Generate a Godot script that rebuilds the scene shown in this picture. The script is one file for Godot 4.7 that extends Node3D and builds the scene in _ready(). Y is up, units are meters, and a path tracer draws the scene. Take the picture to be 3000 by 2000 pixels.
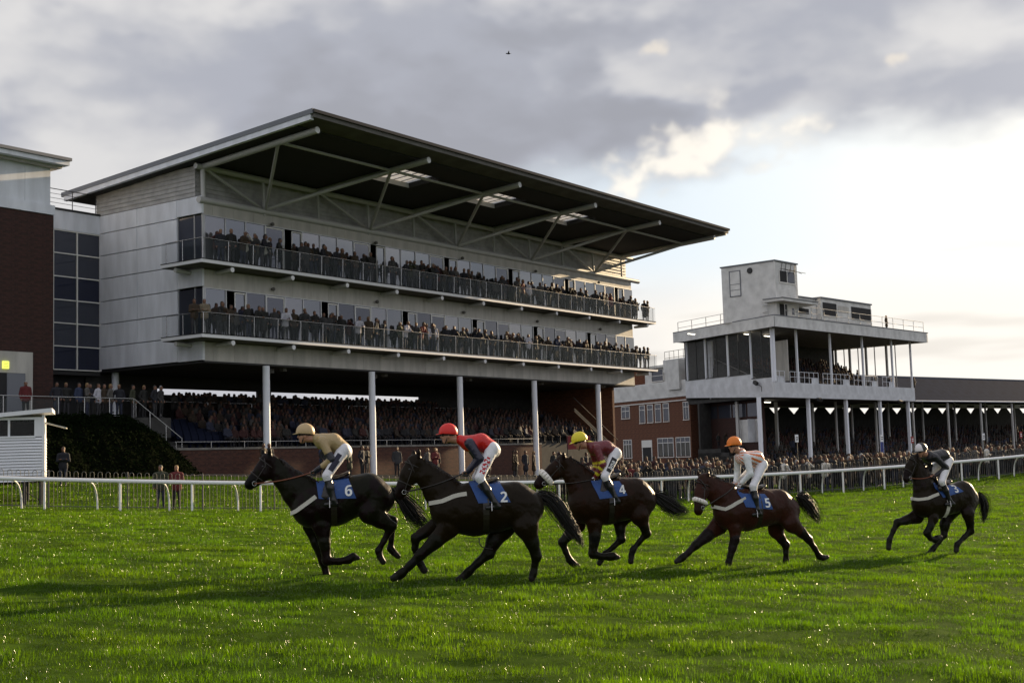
extends Node3D
# A race meeting late on an autumn afternoon: five horses gallop past the stands against the light.
# World: y up, metres, the photographer at the origin looking along -z.

const EYE := 1.9
const STAND := 0.9567
const RAIL_SLOPE := 0.51
const SUN_AZ := 40.0
const SUN_EL := 13.5
var rng := RandomNumberGenerator.new()
var used := {}
var mats := {}
var data := {}
var rough_noise := FastNoiseLite.new()

# ------------------------------------------------------------------ shapes
class MB:
	var v := PackedVector3Array()
	var nn := PackedVector3Array()
	var uv := PackedVector2Array()
	var cc := PackedColorArray()
	var col := Color.WHITE
	func put(p: Vector3, n: Vector3) -> void:
		v.append(p)
		nn.append(n)
		cc.append(col)
		var a := n.abs()
		if a.y > a.x and a.y > a.z:
			uv.append(Vector2(p.x, p.z))
		elif a.x > a.z:
			uv.append(Vector2(p.z, -p.y))
		else:
			uv.append(Vector2(p.x, -p.y))
	func tri(a: Vector3, b: Vector3, c: Vector3) -> void:
		var n := (b - a).cross(c - a).normalized()
		put(a, n)
		put(c, n)
		put(b, n)
	func tris(a: Vector3, b: Vector3, c: Vector3, na: Vector3, nb: Vector3, nc: Vector3) -> void:
		put(a, na)
		put(c, nc)
		put(b, nb)
	func quad(a: Vector3, b: Vector3, c: Vector3, d: Vector3) -> void:
		tri(a, b, c)
		tri(a, c, d)
	func box(c: Vector3, s: Vector3, b := Basis.IDENTITY) -> void:
		var p := []
		for i in 8:
			p.append(c + b * Vector3((0.5 if i & 1 else -0.5) * s.x, (0.5 if i & 2 else -0.5) * s.y, (0.5 if i & 4 else -0.5) * s.z))
		for f in [[4, 5, 7, 6], [1, 0, 2, 3], [5, 1, 3, 7], [0, 4, 6, 2], [6, 7, 3, 2], [0, 1, 5, 4]]:
			quad(p[f[0]], p[f[1]], p[f[2]], p[f[3]])
	func span(x0: float, x1: float, y0: float, y1: float, z0: float, z1: float) -> void:
		box(Vector3((x0 + x1) / 2, (y0 + y1) / 2, (z0 + z1) / 2), Vector3(abs(x1 - x0), abs(y1 - y0), abs(z1 - z0)))
	func tube(a: Vector3, b: Vector3, r0: float, r1 := -1.0, seg := 8) -> void:
		if r1 < 0.0:
			r1 = r0
		var w := (b - a).normalized()
		var u := w.cross(Vector3.RIGHT if abs(w.x) < 0.8 else Vector3.UP).normalized()
		var t := w.cross(u)
		for i in seg:
			var f := TAU * i / seg
			var g := TAU * (i + 1) / seg
			var d0 := u * cos(f) + t * sin(f)
			var d1 := u * cos(g) + t * sin(g)
			tris(a + d0 * r0, a + d1 * r0, b + d1 * r1, d0, d1, d1)
			tris(a + d0 * r0, b + d1 * r1, b + d0 * r1, d0, d1, d0)
			tris(a, a + d1 * r0, a + d0 * r0, -w, -w, -w)
			tris(b, b + d0 * r1, b + d1 * r1, w, w, w)
	func path(p: Array, r: float, seg := 6) -> void:
		for i in p.size() - 1:
			tube(p[i], p[i + 1], r, r, seg)
	func ribbon(p: Array, side: Array, thick: Array) -> void:
		# a strap: p centre points, side half width vectors, thick outward thickness vectors
		for i in p.size() - 1:
			var a = p[i] - side[i]
			var b = p[i] + side[i]
			var c = p[i + 1] + side[i + 1]
			var d = p[i + 1] - side[i + 1]
			quad(a + thick[i], b + thick[i], c + thick[i + 1], d + thick[i + 1])
			quad(b, a, d, c)
			quad(a, a + thick[i], d + thick[i + 1], d)
			quad(b + thick[i], b, c, c + thick[i + 1])
	func prism(poly: PackedVector2Array, z0: float, z1: float) -> void:
		var pts := poly.duplicate()
		if Geometry2D.is_polygon_clockwise(pts):
			pts.reverse()
		var ix := Geometry2D.triangulate_polygon(pts)
		for k in range(0, ix.size(), 3):
			var a := pts[ix[k]]
			var b := pts[ix[k + 1]]
			var c := pts[ix[k + 2]]
			if (b - a).cross(c - a) < 0.0:
				var t := b
				b = c
				c = t
			tri(Vector3(a.x, a.y, z1), Vector3(b.x, b.y, z1), Vector3(c.x, c.y, z1))
			tri(Vector3(a.x, a.y, z0), Vector3(c.x, c.y, z0), Vector3(b.x, b.y, z0))
		for k in pts.size():
			var a := pts[k]
			var b := pts[(k + 1) % pts.size()]
			quad(Vector3(a.x, a.y, z1), Vector3(a.x, a.y, z0), Vector3(b.x, b.y, z0), Vector3(b.x, b.y, z1))
	func blob(c: Vector3, r: Vector3, b := Basis.IDENTITY, rows := 6, cols := 10, from := 0.0, to := PI) -> void:
		for i in rows:
			for j in cols:
				var q := []
				for e in [[i, j], [i + 1, j], [i + 1, j + 1], [i, j + 1]]:
					var th: float = from + (to - from) * e[0] / rows
					var ph: float = TAU * e[1] / cols
					q.append(Vector3(sin(th) * cos(ph), cos(th), -sin(th) * sin(ph)))
				var w := []
				var m := []
				for e in q:
					w.append(c + b * (e * r))
					m.append((b * (e / r)).normalized())
				tris(w[0], w[1], w[2], m[0], m[1], m[2])
				tris(w[0], w[2], w[3], m[0], m[2], m[3])
	func add(o: MB, t: Transform3D) -> void:
		for i in o.v.size():
			v.append(t * o.v[i])
			nn.append((t.basis * o.nn[i]).normalized())
			uv.append(o.uv[i])
			cc.append(o.cc[i])
	func mesh(mat: Material) -> ArrayMesh:
		var a := []
		a.resize(Mesh.ARRAY_MAX)
		a[Mesh.ARRAY_VERTEX] = v
		a[Mesh.ARRAY_NORMAL] = nn
		a[Mesh.ARRAY_TEX_UV] = uv
		a[Mesh.ARRAY_COLOR] = cc
		var m := ArrayMesh.new()
		m.add_surface_from_arrays(Mesh.PRIMITIVE_TRIANGLES, a)
		m.surface_set_material(0, mat)
		return m

# A body as one skin: tapered bones joined with a smooth minimum, meshed with surface nets.
class Field:
	var A := PackedVector3Array()
	var B := PackedVector3Array()
	var R := PackedFloat32Array()
	var Q := PackedFloat32Array()
	var S := PackedVector3Array()
	var M := PackedInt32Array()
	var k := 60.0
	func bone(a: Vector3, b: Vector3, ra: float, rb: float, m := 0, s := Vector3.ONE) -> void:
		A.append(a / s)
		B.append(b / s)
		R.append(ra)
		Q.append(rb)
		S.append(s)
		M.append(m)
	func chain(p: Array, m := 0, s := Vector3.ONE) -> void:
		for i in p.size() - 1:
			bone(Vector3(p[i][0], p[i][1], p[i][2]), Vector3(p[i + 1][0], p[i + 1][1], p[i + 1][2]), p[i][3], p[i + 1][3], m, s)
	func dist(i: int, p: Vector3) -> float:
		var q := p / S[i] - A[i]
		var w := B[i] - A[i]
		var t := clampf(q.dot(w) / maxf(w.length_squared(), 1e-9), 0.0, 1.0)
		return (q - w * t).length() - lerpf(R[i], Q[i], t)
	func f(p: Vector3) -> float:
		var s := 0.0
		for i in A.size():
			s += exp(-k * dist(i, p))
		return -log(maxf(s, 1e-30)) / k
	func nearest(p: Vector3) -> int:
		var best := 1e9
		var at := 0
		for i in A.size():
			var d := dist(i, p)
			if d < best:
				best = d
				at = i
		return at
	# where the skin lies, coming from the side along z
	func side(x: float, y: float, sgn: float) -> float:
		var z := 0.6
		for n in 60:
			var d := f(Vector3(x, y, z * sgn))
			if d < 0.002 or z < 0.0:
				break
			z -= maxf(d * 0.5, 0.004)
		return maxf(z, 0.0) * sgn
	func top(x: float, z: float) -> float:
		var y := 2.2
		for n in 80:
			var d := f(Vector3(x, y, z))
			if d < 0.002 or y < 0.3:
				break
			y -= maxf(d * 0.5, 0.004)
		return y
	func build(cell: float, surfaces := 1, paint = null) -> ArrayMesh:
		var lo := Vector3.ONE * 1e9
		var hi := -lo
		var reach := 7.0 / k
		for i in A.size():
			var e := S[i] * (maxf(R[i], Q[i]) + reach)
			var a := A[i] * S[i]
			var b := B[i] * S[i]
			lo = lo.min(a.min(b) - e)
			hi = hi.max(a.max(b) + e)
		var nx := int((hi.x - lo.x) / cell) + 2
		var ny := int((hi.y - lo.y) / cell) + 2
		var nz := int((hi.z - lo.z) / cell) + 2
		var sum := PackedFloat32Array()
		sum.resize(nx * ny * nz)
		for i in A.size():
			var rr := maxf(R[i], Q[i]) + reach
			var si := S[i]
			var e := si * rr
			var a := A[i] * si
			var b := B[i] * si
			var p0 := (a.min(b) - e - lo) / cell
			var p1 := (a.max(b) + e - lo) / cell
			var w := B[i] - A[i]
			var iw := 1.0 / maxf(w.length_squared(), 1e-9)
			var r0 := R[i]
			var dr := Q[i] - R[i]
			var z0 := maxi(0, ceili(p0.z))
			var z1 := mini(nz - 1, floori(p1.z))
			for x in range(maxi(0, ceili(p0.x)), mini(nx - 1, floori(p1.x)) + 1):
				var px := (lo.x + x * cell) / si.x - A[i].x
				for y in range(maxi(0, ceili(p0.y)), mini(ny - 1, floori(p1.y)) + 1):
					var py := (lo.y + y * cell) / si.y - A[i].y
					var at := (x * ny + y) * nz
					for z in range(z0, z1 + 1):
						var q := Vector3(px, py, (lo.z + z * cell) / si.z - A[i].z)
						var t := clampf(q.dot(w) * iw, 0.0, 1.0)
						var d := (q - w * t).length() - r0 - dr * t
						if d < reach:
							sum[at + z] += exp(-k * d)
		var cells := {}
		var vs := PackedVector3Array()
		var ns := PackedVector3Array()
		var quads := PackedInt32Array()
		var sx := ny * nz
		var sy := nz
		var offs := [0, sx, sy, sx + sy, 1, sx + 1, sy + 1, sx + sy + 1]
		for x in range(1, nx - 1):
			for y in range(1, ny - 1):
				var row := x * sx + y * sy
				for z in range(1, nz - 1):
					var o := row + z
					var c := sum[o] > 1.0
					for ax in 3:
						var st: int = sx if ax == 0 else (sy if ax == 1 else 1)
						if (sum[o + st] > 1.0) == c:
							continue
						var u: int = sy if ax == 0 else (1 if ax == 1 else sx)
						var w: int = 1 if ax == 0 else (sx if ax == 1 else sy)
						var ring := [o - u - w, o - w, o, o - u]
						var id := []
						for n in ring:
							if not cells.has(n):
								var acc := Vector3.ZERO
								var cnt := 0
								var val := []
								for m in 8:
									var s := sum[n + offs[m]]
									val.append(-log(s) / k if s > 1e-12 else 0.4)
								for m in 8:
									for bit in [1, 2, 4]:
										if m & bit:
											continue
										var h: int = m | bit
										if (val[m] < 0.0) != (val[h] < 0.0):
											var t: float = val[m] / (val[m] - val[h])
											var p := Vector3(m & 1, (m >> 1) & 1, (m >> 2) & 1)
											acc += p + (Vector3(h & 1, (h >> 1) & 1, (h >> 2) & 1) - p) * t
											cnt += 1
								var g := Vector3(val[1] + val[3] + val[5] + val[7] - val[0] - val[2] - val[4] - val[6], val[2] + val[3] + val[6] + val[7] - val[0] - val[1] - val[4] - val[5], val[4] + val[5] + val[6] + val[7] - val[0] - val[1] - val[2] - val[3])
								cells[n] = vs.size()
								vs.append(lo + (Vector3(n / sx, (n / sy) % ny, n % nz) + acc / maxi(cnt, 1)) * cell)
								ns.append(g.normalized())
							id.append(cells[n])
						if not c:
							id.reverse()
						quads.append_array(PackedInt32Array(id))
		var tint := PackedColorArray()
		var which := PackedInt32Array()
		for i in vs.size():
			var b := nearest(vs[i]) if surfaces > 1 or paint != null else 0
			which.append(M[b])
			tint.append(paint.call(vs[i], b) if paint != null else Color.WHITE)
		var m := ArrayMesh.new()
		for s in surfaces:
			var map := {}
			var arr := []
			arr.resize(Mesh.ARRAY_MAX)
			var pv := PackedVector3Array()
			var pn := PackedVector3Array()
			var pc := PackedColorArray()
			var ix := PackedInt32Array()
			for t in range(0, quads.size(), 4):
				var own := which[quads[t]]
				if surfaces > 1 and own != s:
					continue
				var id := []
				for n in 4:
					var g := quads[t + n]
					if not map.has(g):
						map[g] = pv.size()
						pv.append(vs[g])
						pn.append(ns[g])
						pc.append(tint[g])
					id.append(map[g])
				ix.append_array(PackedInt32Array([id[0], id[2], id[1], id[0], id[3], id[2]]))
			if pv.is_empty():
				pv = PackedVector3Array([vs[0], vs[0], vs[0]])
				pn = PackedVector3Array([Vector3.UP, Vector3.UP, Vector3.UP])
				pc = PackedColorArray([Color.WHITE, Color.WHITE, Color.WHITE])
				ix = PackedInt32Array([0, 1, 2])
			arr[Mesh.ARRAY_VERTEX] = pv
			arr[Mesh.ARRAY_NORMAL] = pn
			arr[Mesh.ARRAY_COLOR] = pc
			arr[Mesh.ARRAY_INDEX] = ix
			m.add_surface_from_arrays(Mesh.PRIMITIVE_TRIANGLES, arr)
		return m

# ------------------------------------------------------------------ naming
func numbered(parent: Node, called: String) -> String:
	var key := "%d/%s" % [parent.get_instance_id(), called]
	var n: int = used.get(key, 0)
	used[key] = n + 1
	return called if n == 0 else "%s_%03d" % [called, n]

func tag(o: Node, label: String, category: String, group := "", kind := "") -> void:
	if label:
		o.set_meta("label", label)
	if category:
		o.set_meta("category", category)
	if group:
		o.set_meta("group", group)
	if kind:
		o.set_meta("kind", kind)

func thing(called: String, label: String, category: String, at := Vector3.ZERO, turn := 0.0, group := "") -> Node3D:
	var o := Node3D.new()
	o.name = numbered(self, called)
	add_child(o, true)
	o.position = at
	o.rotation.y = turn
	tag(o, label, category, group)
	return o

func put(called: String, m: Mesh, parent: Node, at := Vector3.ZERO, mat: Material = null) -> MeshInstance3D:
	var o := MeshInstance3D.new()
	o.name = numbered(parent, called)
	o.mesh = m
	if mat:
		o.material_override = mat
	parent.add_child(o, true)
	o.position = at
	return o

func part(called: String, b: MB, mat: Material, parent: Node) -> MeshInstance3D:
	return put(called, b.mesh(mat), parent)

func bar(called: String, x0: float, x1: float, y0: float, y1: float, z0: float, z1: float, mat: Material, parent: Node) -> MeshInstance3D:
	var b := MB.new()
	b.span(x0, x1, y0, y1, z0, z1)
	return part(called, b, mat, parent)

func rod(called: String, a: Vector3, b: Vector3, r: float, mat: Material, parent: Node, seg := 8) -> MeshInstance3D:
	var m := MB.new()
	m.tube(a, b, r, r, seg)
	return part(called, m, mat, parent)

# ------------------------------------------------------------------ materials
func lin(r: float, g: float, b: float) -> Color:
	return Color(r, g, b).linear_to_srgb()

func mat(key: String, c := Color.WHITE, rough := 0.8, metal := 0.0) -> StandardMaterial3D:
	if mats.has(key):
		return mats[key]
	var m := StandardMaterial3D.new()
	m.resource_name = key
	m.albedo_color = c
	m.roughness = rough
	m.metallic = metal
	mats[key] = m
	return m

func grime(m: StandardMaterial3D, size: float, low: float, seed_: int, freq := 0.01, streaky := false) -> StandardMaterial3D:
	var n := FastNoiseLite.new()
	n.seed = seed_
	n.frequency = freq
	n.fractal_octaves = 5
	var g := Gradient.new()
	g.set_color(0, Color(low, low, low))
	g.set_color(1, Color(1, 1, 1))
	var t := NoiseTexture2D.new()
	t.width = 256
	t.height = 256
	t.seamless = true
	t.noise = n
	t.color_ramp = g
	m.albedo_texture = t
	m.uv1_scale = Vector3(1.0 / size, (0.22 if streaky else 1.0) / size, 1.0)
	return m

func tinted(key: String, rough := 0.7) -> StandardMaterial3D:
	var m := mat(key, Color.WHITE, rough)
	m.vertex_color_use_as_albedo = true
	return m

func glassy(key: String, c: Color, alpha: float) -> StandardMaterial3D:
	var m := mat(key, Color(c.r, c.g, c.b, alpha), 0.04)
	m.transparency = BaseMaterial3D.TRANSPARENCY_ALPHA
	return m

func bricks(key: String, dark: Color, light: Color, mortar: Color) -> StandardMaterial3D:
	# four courses of brick on a texture 0.9 m wide and 0.6 m high
	var im := Image.create(360, 240, false, Image.FORMAT_RGB8)
	var r := RandomNumberGenerator.new()
	r.seed = 7
	im.fill(mortar)
	for row in 8:
		for c in 5:
			var x := c * 90 - (45 if row % 2 else 0)
			var t := r.randf()
			var b := dark.lerp(light, t)
			for part_ in [0, 360]:
				im.fill_rect(Rect2i(x + part_ + 2, row * 30 + 2, 86, 26).intersection(Rect2i(0, 0, 360, 240)), b)
			if c == 4:
				continue
	var m := mat(key, Color.WHITE, 0.9)
	m.albedo_texture = ImageTexture.create_from_image(im)
	m.uv1_scale = Vector3(1.0 / 0.9, 1.0 / 0.6, 1)
	return m

func make_materials() -> void:
	grime(mat("white panel", lin(0.76, 0.79, 0.86), 0.55), 2.6, 0.88, 3, 0.010, true)
	grime(mat("fascia panel", lin(0.50, 0.485, 0.45), 0.6), 2.2, 0.84, 5, 0.010, true)
	grime(mat("clad board", lin(0.44, 0.435, 0.43), 0.6), 2.0, 0.82, 6)
	mat("white steel", lin(0.74, 0.77, 0.84), 0.45)
	mat("beam steel", lin(0.43, 0.43, 0.425), 0.5)
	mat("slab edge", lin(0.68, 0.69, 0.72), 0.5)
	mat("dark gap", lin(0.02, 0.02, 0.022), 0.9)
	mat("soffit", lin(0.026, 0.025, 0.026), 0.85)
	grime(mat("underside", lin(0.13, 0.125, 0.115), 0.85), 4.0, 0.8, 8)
	mat("roof metal", lin(0.17, 0.18, 0.205), 0.75)
	mat("roof front", lin(0.06, 0.06, 0.065), 0.9).metallic_specular = 0.1
	mat("reveal", lin(0.45, 0.45, 0.47), 0.8)
	mat("aluminium", lin(0.42, 0.43, 0.44), 0.4, 0.5)
	mat("coated glass", lin(0.185, 0.195, 0.21), 0.03, 0.85)
	mat("dark glass", lin(0.055, 0.06, 0.08), 0.05, 0.3)
	mat("blue glass", lin(0.018, 0.022, 0.045), 0.05, 0.2)
	glassy("balcony glass", lin(0.020, 0.045, 0.040), 0.09).metallic_specular = 0.2
	glassy("clear glass", lin(0.08, 0.085, 0.08), 0.07).metallic_specular = 0.2
	var opal := mat("skylight", lin(0.92, 0.92, 0.92), 0.6)
	opal.backlight_enabled = true
	opal.backlight = Color(1, 1, 1)
	mat("coated glass dim", lin(0.11, 0.115, 0.13), 0.03, 0.85)
	mat("coated glass pale", lin(0.24, 0.245, 0.26), 0.08, 0.7)
	mat("steel post", lin(0.45, 0.45, 0.46), 0.25, 0.9)
	mat("seat plastic", lin(0.012, 0.015, 0.030), 0.9).metallic_specular = 0.1
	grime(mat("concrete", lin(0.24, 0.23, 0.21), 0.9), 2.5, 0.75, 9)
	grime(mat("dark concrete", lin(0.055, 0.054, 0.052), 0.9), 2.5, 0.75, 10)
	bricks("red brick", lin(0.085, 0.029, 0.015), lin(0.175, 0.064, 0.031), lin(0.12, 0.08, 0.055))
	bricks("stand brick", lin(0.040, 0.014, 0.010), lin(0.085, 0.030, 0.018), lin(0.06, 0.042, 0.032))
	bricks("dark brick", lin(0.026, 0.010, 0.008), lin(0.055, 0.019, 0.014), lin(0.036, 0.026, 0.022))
	grime(mat("old white board", lin(0.74, 0.74, 0.73), 0.7), 4.0, 0.86, 12, 0.01)
	grime(mat("old white render", lin(0.70, 0.72, 0.76), 0.7), 4.0, 0.85, 13)
	mat("hut board", lin(0.66, 0.68, 0.73), 0.6)
	mat("black steel", lin(0.015, 0.015, 0.016), 0.5)
	mat("fence bar", lin(0.09, 0.09, 0.09), 0.6, 0.2)
	mat("rail plastic", lin(0.78, 0.79, 0.80), 0.35)
	grime(mat("slate roof", lin(0.022, 0.030, 0.052), 1.0), 3.0, 0.85, 14).metallic_specular = 0.05
	mat("window frame", lin(0.70, 0.69, 0.66), 0.5)
	mat("asphalt", lin(0.045, 0.045, 0.045), 1.0).metallic_specular = 0.05
	mat("leather", lin(0.014, 0.010, 0.008), 0.35)
	mat("tan leather", lin(0.16, 0.045, 0.018), 0.5)
	mat("webbing", lin(0.55, 0.53, 0.48), 0.85)
	mat("fleece", lin(0.78, 0.75, 0.70), 0.95)
	mat("number blue", lin(0.016, 0.060, 0.215), 0.7)
	mat("number white", lin(0.82, 0.83, 0.85), 0.7)
	mat("boot", lin(0.010, 0.010, 0.012), 0.3)
	mat("skin", lin(0.40, 0.20, 0.13), 0.55)
	mat("steel bit", lin(0.5, 0.5, 0.5), 0.2, 1.0)
	var lamp := mat("lamp tube", lin(0.9, 0.92, 0.9), 0.5)
	lamp.emission_enabled = true
	lamp.emission = Color(1.0, 0.97, 0.88)
	lamp.emission_energy_multiplier = 2.0
	var ex := mat("lit sign", lin(0.5, 0.6, 0.1), 0.5)
	ex.emission_enabled = true
	ex.emission = Color(0.72, 0.74, 0.30)
	ex.emission_energy_multiplier = 1.1

# ------------------------------------------------------------------ light, sky, camera
func sky_color(az: float, el: float, d: Vector3, n1: FastNoiseLite, n2: FastNoiseLite) -> Color:
	var b := n2.get_noise_3d(d.x * 30.0, d.y * 60.0, d.z * 30.0)
	var a := n1.get_noise_3d(d.x * 30.0 + 2.5 * b, d.y * 78.0 + 3.0 * b, d.z * 30.0) + 0.16 * n2.get_noise_3d(d.x * 110.0, d.y * 210.0, d.z * 110.0)
	# a grey deck, brighter in places
	var deck := Color(0.445, 0.460, 0.52).lerp(Color(0.74, 0.73, 0.73), smoothstep(-0.15, 0.55, a + 0.5 * b + 0.35 * smoothstep(-8.0, -22.0, az) * smoothstep(15.5, 11.0, el)))
	deck = deck.lerp(Color(0.375, 0.385, 0.43), smoothstep(0.05, 0.5, -a))
	# thinner cloud towards the horizon
	deck = deck.lerp(Color(0.60, 0.60, 0.64), smoothstep(10.0, 2.0, el + 4.0 * b) * 0.7)
	# the clear gap under the deck, around the sun
	var round_sun := exp(-pow((az - SUN_AZ) / 24.0, 2.0))
	var edge := 12.6 + 2.6 * a + 1.4 * b - 5.5 * smoothstep(2.0, -14.0, az) - 0.10 * maxf(0.0, absf(az - 24.0) - 20.0)
	var gap := smoothstep(edge + 2.2, edge - 1.6, el) * smoothstep(-13.0, 10.0, az + 4.0 * b) * smoothstep(80.0, 58.0, az)
	var clear := Color(0.84, 0.93, 1.0).lerp(Color(1.35, 1.28, 1.12), clampf(round_sun * 1.5 - 0.2, 0.0, 1.0))
	clear = clear.lerp(Color(1.05, 1.0, 0.92), smoothstep(9.0, 5.5, el))
	# thin warm bars of cloud low in the gap
	var bars := smoothstep(0.12, 0.45, n2.get_noise_3d(d.x * 16.0, d.y * 190.0, d.z * 16.0 + 40.0)) * smoothstep(1.5, 4.0, el) * smoothstep(10.0, 7.0, el)
	clear = clear.lerp(Color(0.74, 0.69, 0.63), bars * 0.75 * (1.0 - 0.75 * round_sun))
	var c := deck.lerp(clear, gap)
	# a torn bright cloud hanging under the deck, and a few shreds beside it
	var w1 := n2.get_noise_3d(d.x * 26.0, d.y * 26.0, d.z * 26.0 + 7.0)
	var t1 := n2.get_noise_3d(d.x * 70.0 + 4.0 * w1, d.y * 105.0, d.z * 70.0)
	var t2 := n2.get_noise_3d(d.x * 210.0 + 9.0, d.y * 260.0, d.z * 210.0)
	var lx := (az - 8.0) / (5.6 if az > 8.0 else 4.6)
	var ly := (el - 13.4 - 0.16 * (az - 6.0)) / (2.6 if el > 13.4 else 3.4)
	var shape := 0.50 - sqrt(lx * lx + ly * ly) * 0.66 + 0.75 * t1 + 0.30 * t2
	var puff := smoothstep(-0.05, 0.42, shape)
	c = c.lerp(Color(0.84, 0.80, 0.74).lerp(Color(1.12, 1.05, 0.93), smoothstep(0.05, 0.42, shape)), puff * smoothstep(16.8, 14.6, el + t1) * 0.85)
	for e in [[7.0, 17.6, 1.0, 0.55], [17.3, 16.3, 1.3, 0.4]]:
		var sh := 0.8 - sqrt(pow((az - e[0]) / e[2], 2.0) + pow((el - e[1]) / e[3], 2.0)) + 0.9 * t2 + 0.4 * t1
		c = c.lerp(Color(0.86, 0.79, 0.70), smoothstep(0.0, 0.6, sh) * 0.8)
	# added fill: unseen sky beside and behind the camera brightened for the stand fronts
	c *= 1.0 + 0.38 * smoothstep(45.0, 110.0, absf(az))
	# the glow round the veiled sun
	var off := acos(clampf(d.dot(sun_towards()), -1.0, 1.0))
	c += Color(1.0, 0.93, 0.80) * (0.55 * exp(-off * off / 0.045) + 2.2 * exp(-off * off / 0.006))
	return c

func sun_towards() -> Vector3:
	var a := deg_to_rad(SUN_AZ)
	var e := deg_to_rad(SUN_EL)
	return Vector3(sin(a) * cos(e), sin(e), -cos(a) * cos(e))

func make_sky() -> void:
	var w := 4096
	var h := 2048
	var px := PackedFloat32Array()
	px.resize(w * h * 3)
	var n1 := FastNoiseLite.new()
	n1.seed = 21
	n1.frequency = 0.085
	n1.fractal_octaves = 4
	n1.noise_type = FastNoiseLite.TYPE_SIMPLEX_SMOOTH
	var n2 := FastNoiseLite.new()
	n2.seed = 5
	n2.frequency = 0.16
	n2.fractal_octaves = 5
	n2.noise_type = FastNoiseLite.TYPE_SIMPLEX_SMOOTH
	for y in h:
		var el := 90.0 - (y + 0.5) * 180.0 / h
		var se := sin(deg_to_rad(el))
		var ce := cos(deg_to_rad(el))
		if el < -1.5:
			break
		var x := 0
		while x < w:
			var az := wrapf((x + 0.5) * 360.0 / w, -180.0, 180.0)
			var step_ := 16
			if el < 28.0:
				step_ = 1 if absf(az) < 27.0 else 8
			if az < -27.0 and az + step_ * 360.0 / w > -27.0:
				step_ = 1
			az = wrapf((x + 0.5 * step_) * 360.0 / w, -180.0, 180.0)
			step_ = mini(step_, w - x)
			var a := deg_to_rad(az)
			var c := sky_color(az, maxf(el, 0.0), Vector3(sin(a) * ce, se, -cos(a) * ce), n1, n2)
			for s in step_:
				var o := (y * w + x + s) * 3
				px[o] = c.r
				px[o + 1] = c.g
				px[o + 2] = c.b
			x += step_
	var im := Image.create_from_data(w, h, false, Image.FORMAT_RGBF, px.to_byte_array())
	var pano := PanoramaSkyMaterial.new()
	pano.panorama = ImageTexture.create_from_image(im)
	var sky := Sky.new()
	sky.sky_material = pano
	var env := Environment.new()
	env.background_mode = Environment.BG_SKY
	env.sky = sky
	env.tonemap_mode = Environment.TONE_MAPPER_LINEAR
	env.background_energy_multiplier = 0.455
	env.tonemap_exposure = 2.2
	env.sdfgi_enabled = true
	env.ssao_enabled = true
	env.ssil_enabled = true
	var we := WorldEnvironment.new()
	we.name = "world_environment"
	we.environment = env
	add_child(we)

func make_light_and_camera() -> void:
	var cam := Camera3D.new()
	cam.name = "camera"
	cam.fov = 29.64
	cam.near = 0.1
	cam.far = 6000.0
	add_child(cam)
	cam.transform = Transform3D(Basis(Vector3.RIGHT, 0.09) * Basis(Vector3.BACK, -0.0301), Vector3(0, EYE, 0))
	cam.current = true
	make_sky()
	var sun := DirectionalLight3D.new()
	sun.name = "sun"
	sun.light_energy = 1.6
	sun.light_color = Color(1.0, 0.88, 0.70)
	sun.light_angular_distance = 0.6
	sun.shadow_enabled = true
	add_child(sun)
	sun.look_at_from_position(Vector3.ZERO, -sun_towards())

# ------------------------------------------------------------------ ground
func behind_rail(x: float, zf: float) -> float:
	return (zf - 55.2 - RAIL_SLOPE * x) / 1.1225

func height(x: float, zf: float) -> float:
	# zf: metres ahead of the photographer; returns world y
	var xx := clampf(x, -24.0, 32.0)
	var z := clampf(zf, -10.0, 90.0)
	var track := -1.683 - 0.07458 * xx - 0.008428 * z + 0.00099956 * xx * z + 0.00083498 * xx * xx
	var far := -0.80 - 0.052 * (clampf(x, -20.0, 28.0) + 8.65)
	var h := lerpf(track, far, smoothstep(1.5, 17.0, behind_rail(x, zf)))
	h = lerpf(h, -2.0, smoothstep(60.0, 110.0, maxf(absf(x) - 10.0, -zf)))
	return h + EYE

func ground(x: float, z: float) -> float:
	var bump := rough_noise.get_noise_2d(x * 20.0, z * 26.0) * 0.075 if behind_rail(x, -z) < 0.0 else 0.0
	return height(x, -z) + bump

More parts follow.
